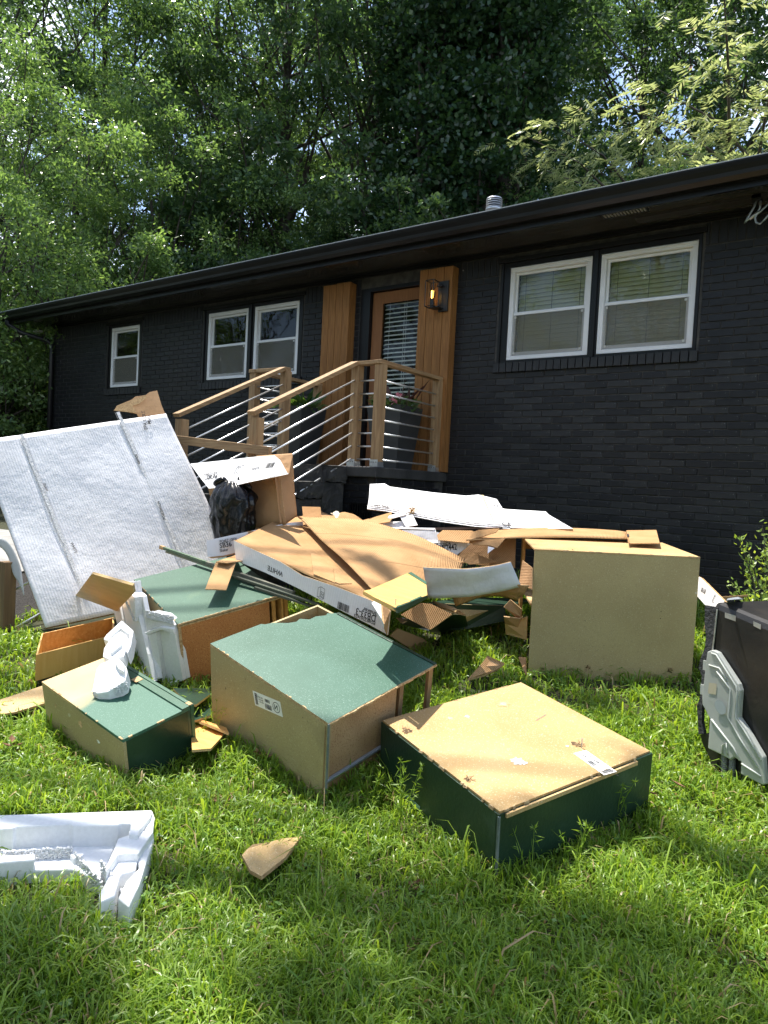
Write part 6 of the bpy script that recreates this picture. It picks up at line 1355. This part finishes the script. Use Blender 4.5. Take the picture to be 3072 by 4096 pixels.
du = put('water_duct', plate([DQ(*p, .035) for p in duct], .03), [DUCT]*3, dwr); b_ = du.modifiers.new('b', 'BEVEL'); b_.width = .006; b_.segments = 3
DK = mat('duct_ridge', (.60, .63, .60), rough=.25, trans=.3)
for L_ in ([(420, 965), (450, 975), (575, 1170), (585, 1205), (572, 1370), (640, 1470), (735, 1640)], [(455, 1080), (540, 1190), (525, 1370), (600, 1500), (720, 1690)], [(405, 1040), (470, 1060), (520, 1140)], [(490, 1600), (490, 1545), (515, 1530), (520, 1600)], [(420, 1380), (560, 1560), (600, 1640)], [(612, 1660), (735, 1740)]):
    obj('ridge', tube([DQ(*p, .037) for p in L_], .0045, 6), DK, du, smooth=True)
for x, y, s1, s2 in ((345, 1160, 18, 70), (362, 1010, 16, 66)): obj('clip_tab', plate([DQ(x, y, .03), DQ(x+s1, y+5, .03), DQ(x+s1+2, y+s2, .03), DQ(x-2, y+s2-6, .03)], .008)[0], DUCT, du)
cdc = DQ(482, 1305, .04); obj('drain_disc', ([cdc+(ax1*math.cos(t)+uz1*math.sin(t))*.033+(-bk1)*.002 for t in np.linspace(0, 6.28, 20, endpoint=False)], [tuple(range(20))]), mat('frosted_disc', (.30, .34, .35), rough=.4), du)
lt = DQ(405, 1158, .04); obj('sticker', ([DQ(405, 1150, .037), DQ(455, 1158, .037), DQ(450, 1228, .037), DQ(400, 1218, .037)], [(0, 1, 2, 3)]), mat('stained_sticker', (.42, .38, .28), rough=.6), du)
for L_ in ([(455, 1610), (505, 1615), (498, 1800), (460, 1790)], [(505, 1630), (555, 1640), (545, 1800), (510, 1800)]):
    a_, b2 = DQ((L_[0][0]+L_[1][0])/2, L_[0][1], .01), DQ((L_[2][0]+L_[3][0])/2, L_[2][1], .01)
    n_ = 15; obj('corrugated_hose', tube([a_+(b2-a_)*i/(n_*2) for i in range(n_*2+1)], [.017 if i % 2 else .0145 for i in range(n_*2+1)], 10), mat('grey_hose', (.16, .17, .17), rough=.4), dwr)
base = [(312, 1485), (345, 1475), (395, 1500), (640, 1640), (746, 1800), (800, 1850), (800, 2040), (746, 2005), (600, 1900), (560, 1830), (470, 1815), (385, 1760), (378, 1640), (330, 1545)]
put('base_frame', plate([DQ(*p, -.005) for p in base], .05), [TUB, TUB, TUB], dwr)
obj('base_tray', obox(k0-uz1*.02-bk1*.0, ax1*.6, bk1*.55, uz1*.05), TUB, dwr, bevel=.01); obj('base_rail', tube([DQ(435, 1650, .012), DQ(440, 1680, .012), DQ(540, 1720, .012), DQ(575, 1830, .012), DQ(700, 1900, .012), DQ(760, 1960, .012)], .006, 6), TUB, dwr)
for x, y, w_, h_ in ((475, 710, 70, 45), (655, 765, 48, 42)): obj('metal_clip', ([DQ(x, y, .002), DQ(x+w_, y+22, .002), DQ(x+w_-2, y+22+h_-10, .002), DQ(x, y+h_-12, .002)], [(0, 1, 2, 3)]), STEEL, dwr)
tpz = (t0+uz1*.002, uz1)
zt_ = lambda x, y, o: at(*GG(x, y), pl=(tub_o+uz1*(Hd-.17)+uz1*o, uz1))
obj('metal_bracket', ([zt_(480, 640, .001), zt_(590, 628, .001), zt_(560, 612, .001), zt_(490, 622, .001), zt_(490, 632, .02), zt_(566, 626, .02), zt_(560, 614, .02), zt_(500, 620, .02)], BF), ZINC, dwr)
# hose end in the lower right corner
ha = at(3020, 3268, z=.06); hb = at(3085, 3345, z=.03); n_ = 12
ob = obj('hose_end', tube([ha+(hb-ha)*i/(2*n_) for i in range(2*n_+1)], [.020 if i % 2 else .016 for i in range(2*n_+1)], 10), mat('pale_hose', (.55, .56, .54), rough=.4)); meta(ob, 'pale corrugated hose end lying in the grass at the right frame edge', 'hose')
# ================================================================== FOAM FRAME IN THE FRONT LEFT CORNER
HH = lambda x, y: (x/1.185, 3100+y/1.185)
fr = empty('foam_tray', at(*HH(400, 350), z=.02), 'big white moulded foam tray with a broken corner lying in the front left grass', 'foam packing')
def hq(x, y, z): return at(*HH(x, y), z=z)
zt = .10
def fpoly(L_, ztop, zbot, rough=False, name='foam_block'):
    P = [hq(x, y, ztop) for x, y in L_]; return obj(name, extrude(P, ztop-zbot, [0, 0, -1]), FOAMR if rough else FOAM, fr, bevel=.006)
g0_ = -.10
fpoly([(-60, 190), (722, 165), (715, 195), (660, 265), (655, 285), (612, 278), (618, 250), (622, 228), (570, 228), (560, 236), (345, 240), (335, 234), (75, 245), (65, 252), (-60, 256)], zt+.02, g0_)
fpoly([(612, 262), (686, 262), (722, 166), (732, 200), (725, 270), (655, 372), (560, 375), (505, 455), (498, 448), (548, 330), (560, 300), (612, 284)], zt, g0_)
fpoly([(-60, 250), (610, 250), (545, 330), (500, 460), (470, 490), (420, 475), (350, 445), (-60, 455)], .035, g0_)
fpoly([(500, 458), (560, 378), (652, 374), (655, 400), (640, 450), (570, 470), (545, 570), (478, 600), (470, 560), (505, 500)], zt-.03, g0_)
fpoly([(650, 376), (728, 270), (730, 300), (660, 520), (612, 620), (560, 580), (600, 500), (660, 440)], zt-.03, g0_)
fpoly([(545, 570), (590, 490), (655, 490), (612, 620), (560, 600)], .0, g0_-.03)
fpoly([(-60, 385), (165, 372), (165, 400), (-60, 420)], .075, g0_); fpoly([(330, 372), (395, 367), (402, 376), (350, 395)], .06, g0_)
crumbs(fr, hq(0, 430, .02), hq(345, 410, .02), [0, 0, 1.], .055, 700, .008, seed=21); crumbs(fr, hq(350, 425, .02), hq(480, 560, .0), [0, 0, 1.], .05, 350, .008, seed=22); crumbs(fr, hq(480, 500, .02), hq(540, 580, 0), [0, 0, 1.], .07, 300, .009, seed=23); crumbs(fr, hq(475, 590, -.02), hq(600, 610, -.02), [0, 0, 1.], .05, 300, .009, seed=24)
# ================================================================== GRASS
def inside(P, poly):
    x, y = P[:, 0], P[:, 1]; c = np.zeros(len(P), bool); n = len(poly)
    for i in range(n):
        x0, y0 = poly[i]; x1, y1 = poly[(i+1) % n]
        t = ((y0 > y) != (y1 > y)) & (x < (x1-x0)*(y-y0)/(y1-y0+1e-12)+x0); c ^= t
    return c
foot = []
for cb, (w, d) in ((G, (.889, .848)), (Nc, (.747, .913)), (Sc, (.366, .789)), (Oc, (.714, .837)), (Tc, (1.046, .812))):
    foot.append([cb.P(a, b, 0)[:2] for a, b in ((.02, .02), (w-.02, .02), (w-.02, d-.02), (.02, d-.02))])
foot.append([(k0+ax_*a+bk_*b)[:2] for a, b in ((.02, .02), (1, .02), (1, 1), (.02, 1))])
foot.append([A_[:2], (A_+ex)[:2], (A_+ex+ey)[:2], (A_+ey)[:2]])
foot.append([hq(x, y, .06)[:2] for x, y in ((-60, 195), (722, 168), (728, 290), (655, 520), (612, 615), (485, 596), (440, 500), (360, 435), (-60, 425))])
def grass_field():
    r = np.random.default_rng(12); P = []; 
    def sample(n, d0, d1, a0=-3, a1=68):
        b = np.radians(r.uniform(a0, a1, n)); d = np.sqrt(r.uniform(d0**2, d1**2, n)); return np.stack([CAMP[0]-d*np.sin(b), CAMP[1]+d*np.cos(b)], 1), d
    for n, a, b in ((52000, 1.35, 2.6), (70000, 2.6, 4.2), (52000, 4.2, 7.0), (14000, 7., 11)):
        p, d = sample(n, a, b); P.append(p)
    P.append(sample(30000, 1.6, 6.5, -50, -3)[0]); P.append(sample(9000, 1.35, 7, 68, 100)[0])
    P = np.concatenate(P)
    cl = np.sin(P[:, 0]*7.3+1.3*np.sin(P[:, 1]*5))*np.sin(P[:, 1]*8.1+P[:, 0]*2.7)
    keep = (r.uniform(size=len(P)) < .78+.3*cl)
    for f in foot: keep &= ~inside(P, f)
    keep &= P[:, 1] < -.06
    keep &= ~((P[:, 0] < -2.42) & (P[:, 0] > -3.5) & (P[:, 1] > -4.0)) & ~((P[:, 0] > -4.0) & (P[:, 0] < -2.05) & (P[:, 1] > -1.35))
    keep &= ~((P[:, 0] < -3.62) & (P[:, 1] > -4.25))
    P = P[keep]; n = len(P); cl = cl[keep]
    dist = np.hypot(P[:, 0]-CAMP[0], P[:, 1]-CAMP[1])
    z = gz(P[:, 0], P[:, 1])-.006
    hgt = (.050+.095*r.beta(2, 3, n))*(1+.34*cl); hgt *= np.where(r.uniform(size=n) > .985, 1.7, 1)
    wid = (.0036+.0062*r.uniform(size=n)**1.5)*np.clip(dist/3.2, .9, 1.9)
    base = np.stack([P[:, 0], P[:, 1], z], 1)
    az = r.uniform(0, 2*np.pi, n)+1.2*np.sin(P[:, 0]*3+P[:, 1]*2); lean = r.uniform(.12, 1.25, n)
    D = np.stack([np.cos(az), np.sin(az), np.zeros(n)], 1); ta = az+np.pi/2+r.normal(size=n)*.6; Sd = np.stack([np.cos(ta), np.sin(ta), r.normal(size=n)*.2], 1)
    U = np.array([0, 0, 1.0]); hh = hgt[:, None]; L_ = lean[:, None]
    p1 = base+U*hh*.50+D*hh*.16*L_; p2 = base+U*hh*(.92-.22*L_)+D*hh*.55*L_; p3 = base+U*hh*(1.08-.55*L_)+D*hh*1.05*L_
    w = (Sd*wid[:, None])
    V = np.stack([base-w*.45, base+w*.45, p1+w*.5, p1-w*.5, p2+w*.38, p2-w*.38, p3], 1).reshape(-1, 3)
    k = np.arange(n)*7
    Q = np.concatenate([np.stack([k, k+1, k+2, k+3], 1), np.stack([k+3, k+2, k+4, k+5], 1), np.stack([k+5, k+4, k+6, k+6], 1)])
    # tips as triangles
    me = bpy.data.meshes.new('grass'); nq = 2*n
    me.vertices.add(len(V)); me.vertices.foreach_set('co', V.astype(np.float32).ravel())
    loops = np.concatenate([Q[:nq].ravel(), Q[nq:, :3].ravel()]).astype(np.int32); me.loops.add(len(loops)); me.loops.foreach_set('vertex_index', loops)
    ls = np.concatenate([np.arange(nq)*4, nq*4+np.arange(n)*3]).astype(np.int32); me.polygons.add(len(ls)); me.polygons.foreach_set('loop_start', ls)
    dry = (r.uniform(size=n) < .035).astype(np.int32); me.materials.append(GRASS); me.materials.append(DRY)
    me.polygons.foreach_set('material_index', np.concatenate([np.repeat(0, 0), dry, dry, dry]).astype(np.int32)); me.update(calc_edges=True)
    link('grass', me, (0, 0, 0), kind='stuff')
grass_field()
def ground_cover():
    r = np.random.default_rng(44); VV = []; m_ = []
    n = 260; b = np.radians(r.uniform(0, 66, n)); d = np.sqrt(r.uniform(1.5**2, 5.2**2, n)); cx = CAMP[0]-d*np.sin(b); cy = CAMP[1]+d*np.cos(b)
    P = []
    for x, y in zip(cx, cy):
        k = int(r.integers(4, 16)); P.append(np.stack([x+r.normal(size=k)*.05, y+r.normal(size=k)*.05], 1))
    P = np.concatenate(P); keep = P[:, 1] < -.8
    for f in foot: keep &= ~inside(P, f)
    P = P[keep]; n = len(P); z = gz(P[:, 0], P[:, 1])+r.uniform(.03, .07, n); c = np.stack([P[:, 0], P[:, 1], z], 1)
    for q_ in range(3):
        a = r.uniform(0, 6.28, n)+q_*2.1; T = unit(np.stack([np.cos(a), np.sin(a), r.normal(size=n)*.25], 1)); v_, _ = leaves_quads(c, T, unit(r.normal(size=(n, 3))*.25+np.array([0, 0, 1])), r.uniform(.012, .022, n), r.uniform(.012, .02, n)); VV.append(v_)
    V = np.concatenate(VV); link('clover', new_mesh('clover', V, np.arange(len(V)).reshape(-1, 4), leaf_mat('clover_leaf', (.09, .19, .04), (.17, .30, .07), .35)), (0, 0, 0), kind='stuff')
    n = 900; b = np.radians(r.uniform(0, 66, n)); d = np.sqrt(r.uniform(1.5**2, 5.5**2, n)); P = np.stack([CAMP[0]-d*np.sin(b), CAMP[1]+d*np.cos(b)], 1); keep = P[:, 1] < -.8
    for f in foot: keep &= ~inside(P, f)
    P = P[keep]; n = len(P); c = np.stack([P[:, 0], P[:, 1], gz(P[:, 0], P[:, 1])+r.uniform(.02, .075, n)], 1); a = r.uniform(0, 6.28, n)
    v_, f_ = leaves_quads(c, unit(np.stack([np.cos(a), np.sin(a), r.normal(size=n)*.25], 1)), unit(r.normal(size=(n, 3))), r.uniform(.05, .14, n), r.uniform(.002, .0035, n))
    link('dead_grass', new_mesh('dead_grass', v_, f_, DRY), (0, 0, 0), kind='stuff')
ground_cover()
# taller weeds and seed stalks standing in the grass
def stalk(u, v, h, n, label, seed, heads=True):
    r = np.random.default_rng(seed); p = at(u, v, z=.05); p = at(u, v, z=float(gz(p[0], p[1]))); p[2] = float(gz(p[0], p[1])); e = empty('grass_weed', p, label, 'weed', None); W_ = []; VV = []
    for i in range(n):
        a = r.uniform(0, 6.28); l = r.uniform(.25, .6)*h; tip = p+np.array([math.cos(a)*l*.6, math.sin(a)*l*.6, h*r.uniform(.7, 1.05)]); mid = p*.5+tip*.5+np.array([0, 0, .03]); W_.append(tube([p, mid, tip], [.0016, .0013, .0007], 4, False))
        m = 12; t = r.uniform(.3, 1, m)[:, None]; c0 = p*(1-t)+tip*t; v_, _ = leaves_quads(c0, unit(r.normal(size=(m, 3))+np.array([0, 0, .5])), unit(r.normal(size=(m, 3))), r.uniform(.02, .06, m), np.full(m, .005)); VV.append(v_)
        if heads: m = 10; v_, _ = leaves_quads(np.tile(tip, (m, 1)), unit(r.normal(size=(m, 3))+np.array([0, 0, .4])), unit(r.normal(size=(m, 3))), np.full(m, .022), np.full(m, .004)); VV.append(v_)
    V = np.concatenate(VV); link('foliage', new_mesh('foliage', V-p, np.arange(len(V)).reshape(-1, 4), GRASS), p, e); obj('stalk', join(*W_), GRASS, e)
for k, (u, v, h, n, lb) in enumerate(((1600, 3330, .30, 7, 'leafy weed with star seed heads left of the shallow green cabinet'), (2290, 3560, .26, 4, 'weed with a star shaped seed head in front of the shallow cabinet'), (1200, 3110, .24, 3, 'thin branching grass stalk in front of the open cabinet label'), (2120, 3600, .30, 2, 'forked seed stalk at the front corner of the shallow cabinet'),
        (2460, 3300, .28, 3, 'thin seed stalks against the right side of the shallow cabinet'), (860, 2960, .22, 4, 'clump of long grass by the small yellow scrap'), (1480, 3250, .2, 4, 'low weed at the left of the taller leafy weed'), (30, 2560, .22, 3, 'forked dry stalks by the left newel post'), (2690, 3330, .2, 2, 'bent grass stalk right of the shallow cabinet'))):
    stalk(u, v, h, n, lb, 100+k)
DL = mat('dead_leaf', (.16, .08, .04), (.24, .13, .07), 20, .8, .5, 40)
for k, (u, v, s, lb) in enumerate(((2632, 3175, .05, 'small curled brown leaf in the grass, left one of two by the appliance'), (2745, 3150, .07, 'larger curled brown leaf in the grass near the appliance'), (885, 3215, .08, 'purplish dry leaf cluster in the grass left of centre'), (1665, 3560 - 20, .03, 'tiny brown leaf bit in the foreground grass'), (60, 2985, .06, 'brown leaf beside the small cabinet'), (1040, 3010, .05, 'dry brown clump against the open cabinet side'), (1667, 3775, .04, 'small red brown leaf in the shaded foreground'))):
    p = at(u, v, z=.03); p = at(u, v, z=float(gz(p[0], p[1]))+.05); r = np.random.default_rng(k); m = 1 if k < 2 else 5; P_ = []
    for j in range(m):
        a = r.uniform(0, 6.28); d_ = np.array([math.cos(a), math.sin(a), .3]); s_ = np.array([-math.sin(a), math.cos(a), .2]); o_ = p+r.normal(size=3)*.012*(m > 1)
        P_.append(([o_, o_+d_*s*.5+s_*s*.25, o_+d_*s, o_+d_*s*.5-s_*s*.25, o_+d_*s*.5+np.array([0, 0, -.01])], [(0, 1, 4), (1, 2, 4), (2, 3, 4), (3, 0, 4)]))
    meta(obj('dead_leaf', join(*P_), DL), lb, 'leaf')
